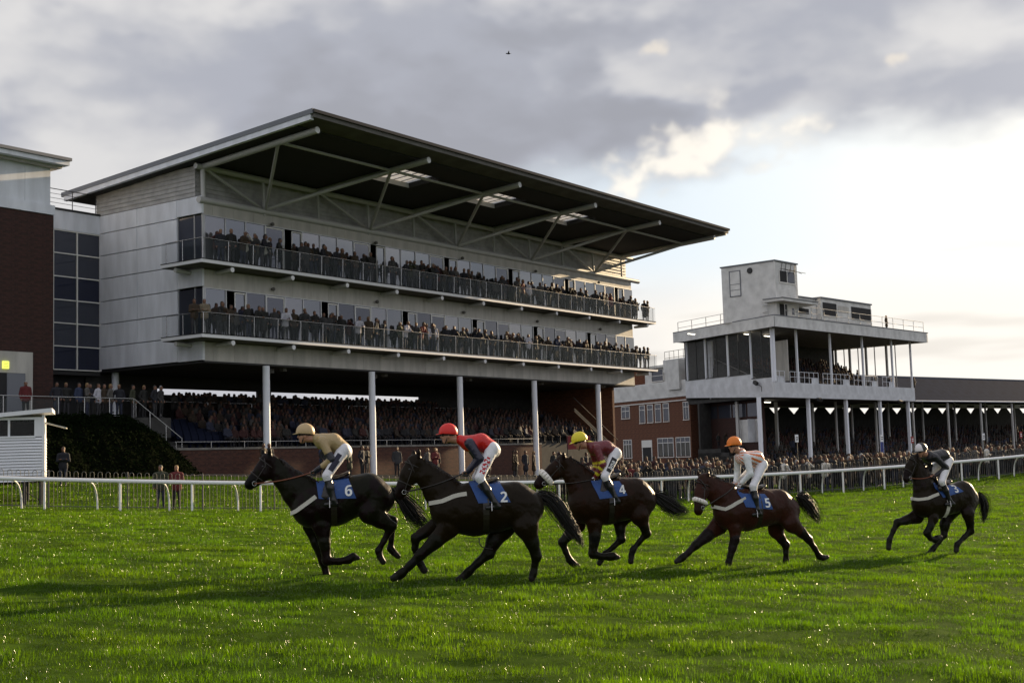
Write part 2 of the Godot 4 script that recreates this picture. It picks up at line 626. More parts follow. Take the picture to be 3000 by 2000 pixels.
func make_ground() -> void:
	rough_noise.seed = 11
	rough_noise.frequency = 0.03
	rough_noise.fractal_octaves = 3
	var n := FastNoiseLite.new()
	n.seed = 31
	n.frequency = 0.02
	n.fractal_octaves = 6
	var g := Gradient.new()
	g.set_color(0, lin(0.024, 0.048, 0.006))
	g.set_color(1, lin(0.050, 0.088, 0.010))
	var t := NoiseTexture2D.new()
	t.width = 512
	t.height = 512
	t.seamless = true
	t.noise = n
	t.color_ramp = g
	var m := mat("turf", Color.WHITE, 1.0)
	m.metallic_specular = 0.05
	m.albedo_texture = t
	m.uv1_scale = Vector3(0.2, 0.2, 1)
	var xs := []
	var x := -3000.0
	while x < 3000.0:
		xs.append(x)
		x += maxf(0.5, (absf(x) - 20.0) * 0.16) if absf(x) < 400.0 else 260.0
	var zs := []
	var z := -3000.0
	while z < 400.0:
		zs.append(z)
		var e := maxf(-z - 75.0, z + 2.0)
		z += maxf(0.5, e * 0.14) if absf(z) < 700.0 else 250.0
	sheet("ground", xs, zs, 0.0, m)
	# paved apron in front of the stands
	xs = []
	zs = []
	x = -70.0
	while x < 95.0:
		xs.append(x)
		x += 3.0
	var b := MB.new()
	for i in xs.size() - 1:
		for j in 24:
			var q := []
			for e in [[0, 1], [1, 1], [1, 0], [0, 0]]:
				var px: float = xs[i + e[0]]
				var d: float = (13.0 if xs[i + e[0]] < 4.0 else 8.0) + (j + (1 - e[1])) * 4.0
				var pz: float = 55.2 + RAIL_SLOPE * px + d * 1.1225
				q.append(Vector3(px, height(px, pz) + 0.03, -pz))
			b.quad(q[0], q[1], q[2], q[3])
	var o := part("pavement", b, mats["asphalt"], self)
	tag(o, "dark paved apron between the fence and the stands", "pavement", "", "structure")

func sheet(called: String, xs: Array, zs: Array, lift: float, m: Material) -> void:
	var a := []
	a.resize(Mesh.ARRAY_MAX)
	var v := PackedVector3Array()
	var nn := PackedVector3Array()
	var uv := PackedVector2Array()
	var ix := PackedInt32Array()
	for i in xs.size():
		for j in zs.size():
			var p := Vector3(xs[i], ground(xs[i], zs[j]) + lift, zs[j])
			v.append(p)
			var e := 0.3
			nn.append(Vector3(ground(p.x - e, p.z) - ground(p.x + e, p.z), 2.0 * e, ground(p.x, p.z - e) - ground(p.x, p.z + e)).normalized())
			uv.append(Vector2(p.x, p.z))
	var w := zs.size()
	for i in xs.size() - 1:
		for j in w - 1:
			var p := i * w + j
			ix.append_array(PackedInt32Array([p, p + w, p + 1, p + 1, p + w, p + w + 1]))
	a[Mesh.ARRAY_VERTEX] = v
	a[Mesh.ARRAY_NORMAL] = nn
	a[Mesh.ARRAY_TEX_UV] = uv
	a[Mesh.ARRAY_INDEX] = ix
	var me := ArrayMesh.new()
	me.add_surface_from_arrays(Mesh.PRIMITIVE_TRIANGLES, a)
	me.surface_set_material(0, m)
	var o := put(called, me, self)
	tag(o, "green turf of the racecourse in long low sunlight", "ground", "", "structure")

func tuft(seed_: int, blades: int, tall: float, wide: float, spread: float) -> ArrayMesh:
	var r := RandomNumberGenerator.new()
	r.seed = seed_
	var dull := MB.new()
	var wet := MB.new()
	for i in blades:
		var b := wet if i % 4 == 0 else dull
		var at := Vector3(r.randfn(0, spread), 0, r.randfn(0, spread))
		var a := r.randf() * TAU
		var lean := Vector3(cos(a), 0, sin(a)) * tall * r.randf_range(0.15, 0.85)
		var s := Vector3(-sin(a + r.randf_range(-0.7, 0.7)), 0, cos(a)).normalized() * wide * (0.5 if i % 4 == 0 else 1.0) * r.randf_range(0.6, 1.2)
		var h := tall * r.randf_range(0.55, 1.15)
		b.col = Color(1, 1, 1).lerp(Color(1.35, 1.08, 0.7), r.randf() * r.randf()) * r.randf_range(0.7, 1.15)
		b.col.a = 1.0
		var mid := at + lean * 0.35 + Vector3(0, h * 0.62, 0)
		var tip := at + lean + Vector3(0, h, 0)
		b.quad(at - s, at + s, mid + s * 0.75, mid - s * 0.75)
		b.tri(mid - s * 0.75, mid + s * 0.75, tip)
	var m := dull.mesh(mats["grass blade"])
	m.add_surface_from_arrays(Mesh.PRIMITIVE_TRIANGLES, wet.mesh(mats["wet blade"]).surface_get_arrays(0))
	m.surface_set_material(1, mats["wet blade"])
	return m

func make_grass() -> void:
	for e in [["grass blade", 0.75, 0.2], ["wet blade", 0.31, 0.70]]:
		var m := tinted(e[0], e[1])
		m.metallic_specular = e[2]
		m.albedo_color = lin(0.098, 0.170, 0.024)
		if e[0] == "grass blade":
			m.backlight_enabled = true
			m.backlight = Color(1.06, 1.20, 0.22)
	var r := RandomNumberGenerator.new()
	r.seed = 77
	var patchy := FastNoiseLite.new()
	patchy.seed = 9
	patchy.frequency = 0.35
	patchy.fractal_octaves = 4
	for band in [[8.5, 17.0, 95.0, 38, 0.045, 0.0023, 0.085], [17.0, 30.0, 52.0, 38, 0.047, 0.0034, 0.12], [30.0, 52.0, 22.0, 36, 0.052, 0.0055, 0.18], [52.0, 78.0, 10.0, 36, 0.056, 0.0085, 0.26]]:
		for kind in 2:
			var places: Array[Transform3D] = []
			var tints := PackedColorArray()
			var n := int((band[1] * band[1] - band[0] * band[0]) * 0.42 * band[2] * 0.5 * 1.2)
			for i in n:
				var z := sqrt(r.randf_range(band[0] * band[0], band[1] * band[1]))
				var x := r.randf_range(-1, 1) * (z * 0.43 + 2.0)
				if behind_rail(x, z) > 12.0:
					continue
				var p := patchy.get_noise_2d(x * 2.2, z * 3.4)
				var q := patchy.get_noise_2d(x * 0.5 + 50.0, z * 0.9)
				var s := r.randf_range(0.75, 1.15) * (0.92 + 1.9 * p)
				s = maxf(s, 0.36)
				var b := Basis(Vector3.UP, r.randf() * TAU).scaled(Vector3(1, s, 1))
				places.append(Transform3D(b, Vector3(x, ground(x, -z) - 0.006, -z)))
				var c := Color(0.95, 0.95, 0.95).lerp(Color(1.22, 1.05, 0.85), clampf(0.5 + q * 1.3, 0, 1))
				tints.append(c * r.randf_range(0.8, 1.12) * clampf(0.84 + 1.0 * p, 0.42, 1.3))
			var mm := MultiMesh.new()
			mm.transform_format = MultiMesh.TRANSFORM_3D
			mm.use_colors = true
			mm.mesh = tuft(100 + kind, band[3], band[4], band[5], band[6])
			mm.instance_count = places.size()
			for i in places.size():
				mm.set_instance_transform(i, places[i])
				mm.set_instance_color(i, tints[i])
			var o := MultiMeshInstance3D.new()
			o.name = numbered(self, "grass")
			o.multimesh = mm
			add_child(o, true)
			tag(o, "short green turf grass glinting in the low sun", "grass", "turf of the track", "stuff")

# ------------------------------------------------------------------ running rail and fence
func along_rail(x: float, d: float) -> Vector3:
	var z := 55.2 + RAIL_SLOPE * x + d * 1.1225
	return Vector3(x, height(x, z), -z)

func make_rail() -> void:
	var t := thing("running_rail", "white plastic running rail on upright posts and curved struts beside the track", "rail")
	var w: Material = mats["rail plastic"]
	var x := -40.0
	var k := 0
	while x < 46.0:
		var a := along_rail(x, 0) + Vector3(0, 1.10, 0)
		var b := along_rail(x + 2.35, 0) + Vector3(0, 1.10, 0)
		if x > -22.0 and x < 32.0:
			var m := MB.new()
			m.tube(a - Vector3(0, 0, 0), b, 0.075, 0.075, 12)
			m.box((a + b) / 2 - Vector3(0, 0.085, 0), Vector3(0.03, 0.05, 0.03))
			part("rail_length", m, w, t)
			rod("post", along_rail(x + 1.9, 0) - Vector3(0, 0.3, 0), along_rail(x + 1.9, 0) + Vector3(0, 1.04, 0), 0.045, w, t)
			# goose-necked strut that carries the rail over the track
			var f := along_rail(x + 0.95, 0.75)
			var e := along_rail(x + 0.95, 0) + Vector3(0, 1.05, 0)
			var p := []
			for i in 9:
				var s := i / 8.0
				p.append(Vector3(lerpf(f.x, e.x, pow(s, 3.0)), lerpf(f.y - 0.2, e.y, 1.0 - pow(1.0 - s, 1.35)), lerpf(f.z, e.z, pow(s, 3.0))))
			var g := MB.new()
			g.path(p, 0.036, 8)
			part("strut", g, w, t)
		x += 2.35
		k += 1

func make_fence() -> void:
	var t := thing("hoop_fence", "grey hoop topped metal fence standing behind the white running rail", "fence")
	var w: Material = mats["fence bar"]
	var hoop := MB.new()
	var p := [Vector3(-0.075, 0, 0), Vector3(-0.075, 1.30, 0)]
	for i in 9:
		var a := PI * i / 8.0
		p.append(Vector3(-cos(a) * 0.075, 1.34 + sin(a) * 0.085, 0))
	p.append(Vector3(0.075, 0, 0))
	hoop.path(p, 0.010, 5)
	var hm := hoop.mesh(w)
	var turn := atan2(RAIL_SLOPE, 1.0)
	var step_ := 0.29
	var x := -25.0
	while x < 42.0:
		var o := put("hoop", hm, t, along_rail(x, 1.5))
		o.rotation.y = turn
		x += step_ / 1.1225
	x = -25.0
	while x < 42.0:
		var a := along_rail(x, 1.5)
		var b := along_rail(x + 2.55, 1.5)
		var m := MB.new()
		m.tube(a + Vector3(0, 1.18, 0), b + Vector3(0, 1.18, 0), 0.016, 0.016, 5)
		m.tube(a + Vector3(0, 0.12, 0), b + Vector3(0, 0.12, 0), 0.016, 0.016, 5)
		part("cross_rail", m, w, t)
		rod("post", a - Vector3(0, 0.2, 0), a + Vector3(0, 1.45, 0), 0.028, w, t, 6)
		x += 2.55

# ------------------------------------------------------------------ people in the crowd
const POSES := ["rest", "lean", "fold", "glass", "pocket", "sit", "gown", "drink"]

func person_field(pose: String) -> Field:
	var f := Field.new()
	f.k = 75.0
	var sit := pose == "sit"
	var dy := -0.42 if sit else 0.0
	var lean := 0.16 if pose == "lean" else (0.05 if pose == "glass" else 0.0)
	# 0 skin, 1 hair, 2 coat, 3 trousers, 4 shoes
	var top := Vector3(0, 1.62 + dy, 0.02 + lean * 1.25)
	f.bone(top, top + Vector3(0, -0.055, 0.022), 0.088, 0.070, 0, Vector3(0.86, 1.12, 1.0))
	f.bone(top + Vector3(0, -0.02, 0.095), top + Vector3(0, -0.045, 0.105), 0.016, 0.02, 0)
	f.bone(top + Vector3(0, 0.035, -0.022), top + Vector3(0, -0.03, -0.045), 0.092, 0.08, 1, Vector3(0.9, 1.05, 1.0))
	if pose == "gown":
		f.bone(top + Vector3(0, 0.0, -0.05), top + Vector3(0, -0.19, -0.06), 0.085, 0.05, 1, Vector3(1.1, 1, 0.8))
	f.bone(Vector3(0, 1.44 + dy, lean), top + Vector3(0, -0.1, -0.01), 0.058, 0.05, 0)
	var broad := Vector3(1.55, 1, 1.0)
	f.bone(Vector3(0, 1.38 + dy, lean * 0.9), Vector3(0, 1.12 + dy, lean * 0.4), 0.118, 0.112, 2, broad)
	f.bone(Vector3(0, 1.12 + dy, lean * 0.4), Vector3(0, 0.93 + dy, 0), 0.112, 0.122, 2, broad)
	f.bone(Vector3(-0.155, 1.40 + dy, lean * 0.9), Vector3(0.155, 1.40 + dy, lean * 0.9), 0.066, 0.066, 2)
	if pose == "gown":
		f.bone(Vector3(0, 0.93, 0), Vector3(0, 0.52, 0), 0.125, 0.165, 2, Vector3(1.25, 1, 0.95))
	elif not sit:
		f.bone(Vector3(0, 0.93, 0), Vector3(0, 0.82, 0), 0.122, 0.125, 2, broad)
	for s in [-1.0, 1.0]:
		if sit:
			f.bone(Vector3(0.09 * s, 0.50, 0.02), Vector3(0.11 * s, 0.52, 0.42), 0.085, 0.062, 3)
			f.bone(Vector3(0.11 * s, 0.52, 0.42), Vector3(0.11 * s, 0.10, 0.40), 0.06, 0.045, 3)
			f.bone(Vector3(0.11 * s, 0.05, 0.38), Vector3(0.12 * s, 0.04, 0.52), 0.045, 0.038, 4)
		else:
			f.bone(Vector3(0.088 * s, 0.90, 0), Vector3(0.10 * s, 0.49, 0.015), 0.092, 0.062, 3)
			f.bone(Vector3(0.10 * s, 0.49, 0.015), Vector3(0.11 * s, 0.09, -0.01), 0.06, 0.046, 3)
			f.bone(Vector3(0.11 * s, 0.045, -0.03), Vector3(0.125 * s, 0.035, 0.13), 0.044, 0.036, 4)
		var sh := Vector3(0.205 * s, 1.385 + dy, lean * 0.9)
		var el := Vector3(0.265 * s, 1.10 + dy, -0.03)
		var wr := Vector3(0.25 * s, 0.87 + dy, 0.06)
		match pose:
			"lean":
				el = Vector3(0.27 * s, 1.14, 0.22)
				wr = Vector3(0.10 * s, 1.10, 0.44)
			"fold":
				el = Vector3(0.25 * s, 1.11, 0.05)
				wr = Vector3(-0.07 * s, 1.17, 0.17)
			"glass":
				el = Vector3(0.29 * s, 1.33, 0.20)
				wr = Vector3(0.06 * s, 1.56, 0.20)
			"pocket":
				el = Vector3(0.30 * s, 1.12, -0.06)
				wr = Vector3(0.20 * s, 0.92, 0.08)
			"sit":
				wr = Vector3(0.12 * s, 0.60, 0.30)
				el = Vector3(0.25 * s, 0.72, 0.06)
			"drink":
				if s > 0.0:
					el = Vector3(0.27, 1.12, 0.06)
					wr = Vector3(0.14, 1.27, 0.26)
		f.bone(sh, el, 0.072, 0.060, 2)
		f.bone(el, wr, 0.058, 0.046, 2)
		var out := (wr - el).normalized()
		f.bone(wr + out * 0.03, wr + out * 0.12, 0.034, 0.026, 0)
	return f

var bodies := {}
var coats := []
var skins := []
var hairs := []
var pants := []

func make_wardrobe() -> void:
	for p in POSES:
		bodies[p] = person_field(p).build(0.034, 5)
	for c in [[0.010, 0.011, 0.018, "dark navy"], [0.012, 0.012, 0.012, "black"], [0.030, 0.030, 0.033, "charcoal grey"], [0.035, 0.022, 0.012, "dark brown"], [0.030, 0.034, 0.018, "olive green"], [0.10, 0.012, 0.014, "dark red"], [0.075, 0.07, 0.065, "grey"], [0.02, 0.03, 0.07, "blue"], [0.16, 0.13, 0.09, "beige"], [0.42, 0.42, 0.48, "pale lilac"], [0.50, 0.48, 0.45, "white"]]:
		var m := mat("coat " + c[3], lin(c[0], c[1], c[2]), 0.85)
		coats.append([m, c[3]])
	for c in [[0.19, 0.095, 0.06], [0.14, 0.068, 0.043], [0.09, 0.042, 0.028]]:
		skins.append(mat("skin %.2f" % c[0], lin(c[0], c[1], c[2]), 0.6))
	for c in [[0.012, 0.009, 0.007, "dark haired"], [0.05, 0.028, 0.014, "brown haired"], [0.22, 0.14, 0.06, "fair haired"], [0.25, 0.25, 0.25, "grey haired"], [0.035, 0.033, 0.028, "flat capped"]]:
		hairs.append([mat("hair " + c[3], lin(c[0], c[1], c[2]), 0.7), c[3]])
	for c in [[0.012, 0.012, 0.014, "black"], [0.03, 0.03, 0.035, "grey"], [0.018, 0.022, 0.045, "blue"], [0.10, 0.085, 0.06, "tan"]]:
		pants.append([mat("trousers " + c[3], lin(c[0], c[1], c[2]), 0.85), c[3]])

const DOING := {"rest": "standing with arms down", "lean": "leaning forward on the rail", "fold": "standing with folded arms", "glass": "looking through binoculars", "pocket": "standing with hands in pockets", "sit": "sitting", "gown": "standing in a long coat", "drink": "holding up a drink"}

func person(at: Vector3, turn: float, pose: String, where: String, group: String, coat := -1, tall := 1.0) -> MeshInstance3D:
	var o := MeshInstance3D.new()
	o.name = numbered(self, "person")
	o.mesh = bodies[pose]
	add_child(o, true)
	o.position = at
	o.rotation.y = turn
	o.scale = Vector3.ONE * tall
	var c: int = coat
	if c < 0:
		var q := rng.randf()
		c = rng.randi_range(0, 3) if q < 0.80 else (rng.randi_range(4, 7) if q < 0.95 else rng.randi_range(8, 10))
	var h := rng.randi_range(0, 4)
	o.set_surface_override_material(0, skins[rng.randi_range(0, 1)])
	o.set_surface_override_material(1, hairs[h][0])
	o.set_surface_override_material(2, coats[c][0])
	o.set_surface_override_material(3, pants[rng.randi_range(0, 2)][0])
	o.set_surface_override_material(4, mats["boot"])
	var words := "%s person in %s coat %s %s" % [hairs[h][1], coats[c][1], DOING[pose], where]
	while words.split(" ").size() > 16:
		words = words.replace(" forward on the rail", "").replace(hairs[h][1] + " ", "")
		if words.split(" ").size() > 16:
			words = words.replace(DOING[pose] + " ", "")
			break
	tag(o, words, "person", group)
	return o

func crowd_mesh(pose: String, coat: Color) -> ArrayMesh:
	var f := person_field(pose)
	f.k = 40.0
	var cols := [lin(0.10, 0.05, 0.034), lin(0.02, 0.022, 0.016), coat.linear_to_srgb(), lin(0.015, 0.015, 0.018), lin(0.01, 0.01, 0.01)]
	var m: ArrayMesh = f.build(0.065, 1, func(_p, b): return cols[f.M[b]].srgb_to_linear())
	m.surface_set_material(0, tinted("crowd", 0.85))
	return m

func crowd(called: String, label: String, spots: Array, poses: Array) -> void:
	# a mass nobody could count: one object per place, coats of several colours
	var holder := thing(called, label, "crowd")
	holder.set_meta("kind", "stuff")
	var tones := [Color(0.012, 0.012, 0.016), Color(0.035, 0.02, 0.012), Color(0.02, 0.026, 0.05), Color(0.038, 0.011, 0.011), Color(0.06, 0.056, 0.052), Color(0.014, 0.014, 0.015)]
	var groups := []
	for t in tones:
		groups.append([])
	for s in spots:
		groups[rng.randi_range(0, tones.size() - 1)].append(s)
	for g in tones.size():
		if groups[g].is_empty():
			continue
		var mm := MultiMesh.new()
		mm.transform_format = MultiMesh.TRANSFORM_3D
		mm.use_colors = true
		mm.mesh = crowd_mesh(poses[g % poses.size()], tones[g])
		mm.instance_count = groups[g].size()
		for i in groups[g].size():
			var b := Basis(Vector3.UP, groups[g][i][1] + rng.randf_range(-0.35, 0.35)).scaled(Vector3.ONE * rng.randf_range(0.92, 1.05))
			mm.set_instance_transform(i, Transform3D(b, groups[g][i][0]))
			var t := rng.randf_range(0.6, 1.15)
			mm.set_instance_color(i, Color(t, t, t))
		var o := MultiMeshInstance3D.new()
		o.name = numbered(holder, "people")
		o.multimesh = mm
		holder.add_child(o, true)
		o.set_meta("kind", "stuff")

# ------------------------------------------------------------------ horses and riders
func v3(a: Array) -> Vector3:
	return Vector3(a[0], a[1], a[2])

func hoop(c: Vector3, along: Vector3, r: float, zr: float) -> Array:
	var up := along.cross(Vector3.BACK).normalized()
	var p := []
	for i in 17:
		var t := TAU * i / 16.0
		p.append(c + up * cos(t) * r + Vector3.BACK * sin(t) * zr)
	return p

func digit_mesh(text: String, tall: float, m: Material) -> Array:
	var f := SystemFont.new()
	f.font_names = PackedStringArray(["Droid Sans"])
	f.font_weight = 700
	var t := TextMesh.new()
	t.text = text
	t.font = f
	t.font_size = 64
	t.pixel_size = tall / (0.73 * 64.0)
	t.depth = 0.004
	t.curve_step = 1.5
	return t.get_mesh_arrays()

func hair(b: MB, p: Array, w: float, side_: Vector3) -> void:
	for i in p.size() - 1:
		var a: float = w * (1.0 - 0.85 * i / (p.size() - 1.0))
		var c: float = w * (1.0 - 0.85 * (i + 1) / (p.size() - 1.0))
		b.quad(p[i] - side_ * a, p[i] + side_ * a, p[i + 1] + side_ * c, p[i + 1] - side_ * c)

func horse(n: String, label: String, coat: Color, points: Color, sheep: bool) -> Dictionary:
	var at: Array = data[n + "_at"]
	var t := thing("horse", label, "horse", v3(at), at[3], "galloping racehorses")
	var f := Field.new()
	f.k = 58.0
	f.chain(data[n + "_torso"], 0, Vector3(1, 1, 0.78))
	f.chain(data[n + "_neck"], 0, Vector3(1, 1, 0.50))
	var head: Array = data[n + "_head"]
	for i in 3:
		var s := Vector3(1, 1, 0.58)
		f.bone(v3(head[i]), v3(head[i + 1]), head[i][3], head[i + 1][3], 2 if i == 2 else 0, s)
	for leg in ["hn", "hf"]:
		var p: Array = data["%s_%s" % [n, leg]]
		for i in 7:
			f.bone(v3(p[i]), v3(p[i + 1]), p[i][3], p[i + 1][3], 0 if i < 2 else (1 if i < 6 else 3), Vector3(1, 1, 0.52) if i == 0 else (Vector3(1, 1, 0.72) if i == 1 else Vector3(1, 1, 0.86)))
		# the point of the hock
		var h := v3(p[3])
		var back := (v3(p[3]) - (v3(p[2]) + v3(p[4])) * 0.5).normalized()
		f.bone(h, h + back * p[3][3] * 0.55, p[3][3] * 0.7, p[3][3] * 0.5, 1)
	for leg in ["fn", "ff"]:
		var p: Array = data["%s_%s" % [n, leg]]
		for i in 6:
			f.bone(v3(p[i]), v3(p[i + 1]), p[i][3], p[i + 1][3], 0 if i < 1 else (1 if i < 5 else 3), Vector3(1, 1, 0.55) if i == 0 else Vector3(1, 1, 0.9))
	for e in data[n + "_ears"]:
		f.bone(v3(e[0]), v3(e[0]).lerp(v3(e[1]), 0.5), 0.036, 0.036, 2, Vector3(0.8, 1, 0.8))
		f.bone(v3(e[0]).lerp(v3(e[1]), 0.5), v3(e[1]), 0.036, 0.007, 2, Vector3(0.8, 1, 0.8))
	var tone := [coat, points, coat * 0.55, Color(0.02, 0.018, 0.016)]
	var spots := FastNoiseLite.new()
	spots.seed = 3
	spots.frequency = 1.6
	var skin := tinted("horse coat", 0.42)
	skin.metallic_specular = 0.25
	muscled(skin)
	skin.rim_enabled = true
	skin.rim = 0.08
	skin.rim_tint = 0.6
	for i in f.A.size():
		var thin := 0.012 if f.M[i] == 0 else 0.005
		f.R[i] = maxf(f.R[i] - thin, 0.004)
		f.Q[i] = maxf(f.Q[i] - thin, 0.004)
	var m: ArrayMesh = f.build(0.021, 1, func(p, b):
		var c: Color = tone[f.M[b]]
		if f.M[b] == 1:
			c = coat.lerp(points, smoothstep(0.95, 0.62, p.y))
		return c * (1.0 + 0.28 * spots.get_noise_3dv(p * 2.0)))
	m.surface_set_material(0, skin)
	put("body", m, t)
	# eyes and nostrils
	var e0 := v3(head[0]).lerp(v3(head[1]), 0.62)
	var ax := (v3(head[3]) - v3(head[0])).normalized()
	var up := Vector3(ax.y, -ax.x, 0) if ax.x < 0.0 else Vector3(-ax.y, ax.x, 0)
	if up.y < 0.0:
		up = -up
	for s in [-1.0, 1.0]:
		var q := e0 + up * 0.035
		var b := MB.new()
		b.blob(Vector3(q.x, q.y, f.side(q.x, q.y, s) - 0.006 * s), Vector3(0.020, 0.017, 0.012))
		part("eye", b, mats["boot"], t)
	# mane
	var r := RandomNumberGenerator.new()
	r.seed = hash(n)
	var mane := MB.new()
	mane.col = points * 0.8
	var nk: Array = data[n + "_neck"]
	for i in 420:
		var s := r.randf() * 2.6
		var k := mini(int(s), 2)
		var a := v3(nk[k]).lerp(v3(nk[k + 1]), s - k)
		var rr: float = lerpf(nk[k][3], nk[k + 1][3], s - k)
		var dir := (v3(nk[k + 1]) - v3(nk[k])).normalized()
		var crest := Vector3(-dir.y, dir.x, 0)
		if crest.y < 0.0:
			crest = -crest
		var p := a + crest * rr * 0.93
		p.z += r.randfn(0, 0.012)
		var side_ := 1.0 if r.randf() < 0.5 else -1.0
		var l := r.randf_range(0.06, 0.15)
		var pts := [p, p + crest * l * 0.28 + dir * l * 0.3 + Vector3(0, 0, side_ * l * 0.25), p + dir * l * 0.75 - crest * l * 0.05 + Vector3(0, r.randf_range(-0.3, 0.2) * l, side_ * l * 0.5)]
		hair(mane, pts, 0.008, Vector3(dir.y, -dir.x, 0.6 * side_).normalized())
	part("mane", mane, tinted("horse hair", 0.5), t)
	# tail: strands that fan out along its curve
	var tl: Array = data[n + "_tail"]
	var tail := MB.new()
	for i in 620:
		tail.col = points * r.randf_range(0.5, 1.5)
		var o := Vector3(r.randfn(0, 0.42), r.randfn(0, 0.42), r.randfn(0, 0.42))
		var reach := r.randf_range(0.55, 1.0)
		var pts := []
		for j in 8:
			var s := reach * j / 7.0 * (tl.size() - 1.001)
			var k := int(s)
			var c := v3(tl[k]).lerp(v3(tl[k + 1]), s - k)
			var w: float = lerpf(tl[k][3], tl[k + 1][3], s - k)
			pts.append(c + Vector3(o.x, o.y, o.z * 0.6) * w * 1.25 + Vector3(0, -0.004 * s * s * r.randf(), 0))
		hair(tail, pts, 0.0065, Vector3(r.randfn(0, 1), r.randfn(0, 1), r.randfn(0, 1)).normalized())
	part("tail", tail, mats["horse hair"], t)
	# bridle
	var br := MB.new()
	var h0 := v3(head[0])
	var h1 := v3(head[1])
	var h2 := v3(head[2])
	var h3_ := v3(head[3])
	br.path(hoop(h0.lerp(h1, 0.22), ax, head[0][3] * 1.04, head[0][3] * 0.60), 0.010, 5)
	br.path(hoop(h0.lerp(h1, 0.45), (ax + up * 0.9).normalized(), head[0][3] * 1.12, head[0][3] * 0.63), 0.009, 5)
	if not sheep:
		br.path(hoop(h1.lerp(h2, 0.72), ax, lerpf(head[1][3], head[2][3], 0.72) * 1.05, lerpf(head[1][3], head[2][3], 0.72) * 0.62), 0.011, 5)
	var bits := []
	var mouth: Vector3 = h2.lerp(h3_, 0.55) - up * head[3][3] * 0.45
	for s in [-1.0, 1.0]:
		var c := Vector3(mouth.x, mouth.y, f.side(mouth.x, mouth.y, s) + 0.012 * s)
		bits.append(c)
		var a := h0.lerp(h1, 0.25)
		br.path([Vector3(a.x, a.y, f.side(a.x, a.y, s) + 0.005 * s), Vector3(lerpf(a.x, c.x, 0.5), lerpf(a.y, c.y, 0.5), f.side(lerpf(a.x, c.x, 0.5), lerpf(a.y, c.y, 0.5), s) + 0.006 * s), c], 0.008, 5)
		var ring := MB.new()
		var pr := []
		for i in 13:
			pr.append(c + Vector3(cos(TAU * i / 12.0), sin(TAU * i / 12.0), 0) * 0.032)
		ring.path(pr, 0.005, 5)
		part("bit_ring", ring, mats["steel bit"], t)
	part("bridle", br, mats["leather"], t)
	if sheep:
		var nb := MB.new()
		var c := h2.lerp(h1, 0.12)
		nb.path(hoop(c, ax, head[2][3] * 1.02, head[2][3] * 0.66), 0.055 if n == "four" else 0.042, 10)
		part("noseband", nb, mats["fleece"], t)
	# breast strap round the chest
	var st: Array = data[n + "_strap"]
	if n != "four":
		var line := []
		for i in st.size() - 1:
			for j in 4:
				line.append([lerpf(st[i][0], st[i + 1][0], j / 4.0), lerpf(st[i][1], st[i + 1][1], j / 4.0)])
		line.append(st[-1])
		var cs := []
		var sd := []
		var th := []
		for s in [1.0, -1.0]:
			var l2 := line.duplicate()
			if s < 0.0:
				l2.reverse()
			for q in l2:
				cs.append(Vector3(q[0], q[1], f.side(q[0], q[1], s)))
				sd.append(Vector3(0, 0.030, 0))
		for i in cs.size():
			var d: Vector3 = (cs[mini(i + 1, cs.size() - 1)] - cs[maxi(i - 1, 0)]).normalized()
			var o := d.cross(Vector3.UP).normalized()
			if o.x > 0.0 and absf(cs[i].z) < 0.12 or o.z * cs[i].z < -0.002:
				o = -o
			th.append(o * 0.018)
			sd[i] = o.cross(d).normalized() * -0.030
		var b := MB.new()
		b.ribbon(cs, sd, th)
		part("breast_strap", b, mats["webbing"], t)
	# saddle cloth with its number
	var q: Array = data[n + "_cloth"]
	var cloth := MB.new()
	var grid := []
	for u in 15:
		var rowp := []
		for v in 10:
			var a := Vector2(q[0][0], q[0][1]).lerp(Vector2(q[1][0], q[1][1]), u / 14.0)
			var b := Vector2(q[3][0], q[3][1]).lerp(Vector2(q[2][0], q[2][1]), u / 14.0)
			var p := a.lerp(b, v / 9.0)
			p.y = minf(p.y, f.top(p.x, 0.0) - 0.015 - 0.012 * v)
			rowp.append(Vector3(p.x, p.y, maxf(f.side(p.x, p.y, 1.0), 0.03) + 0.014))
		grid.append(rowp)
	for s in [1.0, -1.0]:
		for u in 14:
			for v in 9:
				var k := []
				for e in [[0, 1], [1, 1], [1, 0], [0, 0]]:
					var p: Vector3 = grid[u + e[0]][v + e[1]]
					k.append(Vector3(p.x, p.y, p.z * s))
				if s > 0.0:
					cloth.quad(k[0], k[1], k[2], k[3])
				else:
					cloth.quad(k[3], k[2], k[1], k[0])
	for u in 14:
		var a: Vector3 = grid[u][0]
		var b: Vector3 = grid[u + 1][0]
		var ya := f.top(a.x, 0.0) + 0.014
		var yb := f.top(b.x, 0.0) + 0.014
		cloth.quad(a, b, Vector3(b.x, yb, 0), Vector3(a.x, ya, 0))
		cloth.quad(Vector3(a.x, ya, 0), Vector3(b.x, yb, 0), Vector3(b.x, b.y, -b.z), Vector3(a.x, a.y, -a.z))
	var co := part("saddle_cloth", cloth, mats["number blue"], t)
	var dg: Array = data[n + "_digit"]
	var arr := digit_mesh(str({"six": 6, "two": 2, "four": 4, "five": 5, "three": 3}[n]), dg[2] * 0.98, mats["number white"])
	for s in [1.0, -1.0]:
		var vv: PackedVector3Array = arr[Mesh.ARRAY_VERTEX]
		var moved := PackedVector3Array()
		var nrm := PackedVector3Array()
		for p in vv:
			var x: float = dg[0] + p.x * s
			var y: float = dg[1] + p.y
			moved.append(Vector3(x, y, (maxf(f.side(x, y, 1.0), 0.05) + 0.024 + p.z * 0.5) * s))
			nrm.append(Vector3(0, 0.1, s).normalized())
		var a2 := []
		a2.resize(Mesh.ARRAY_MAX)
		a2[Mesh.ARRAY_VERTEX] = moved
		a2[Mesh.ARRAY_NORMAL] = nrm
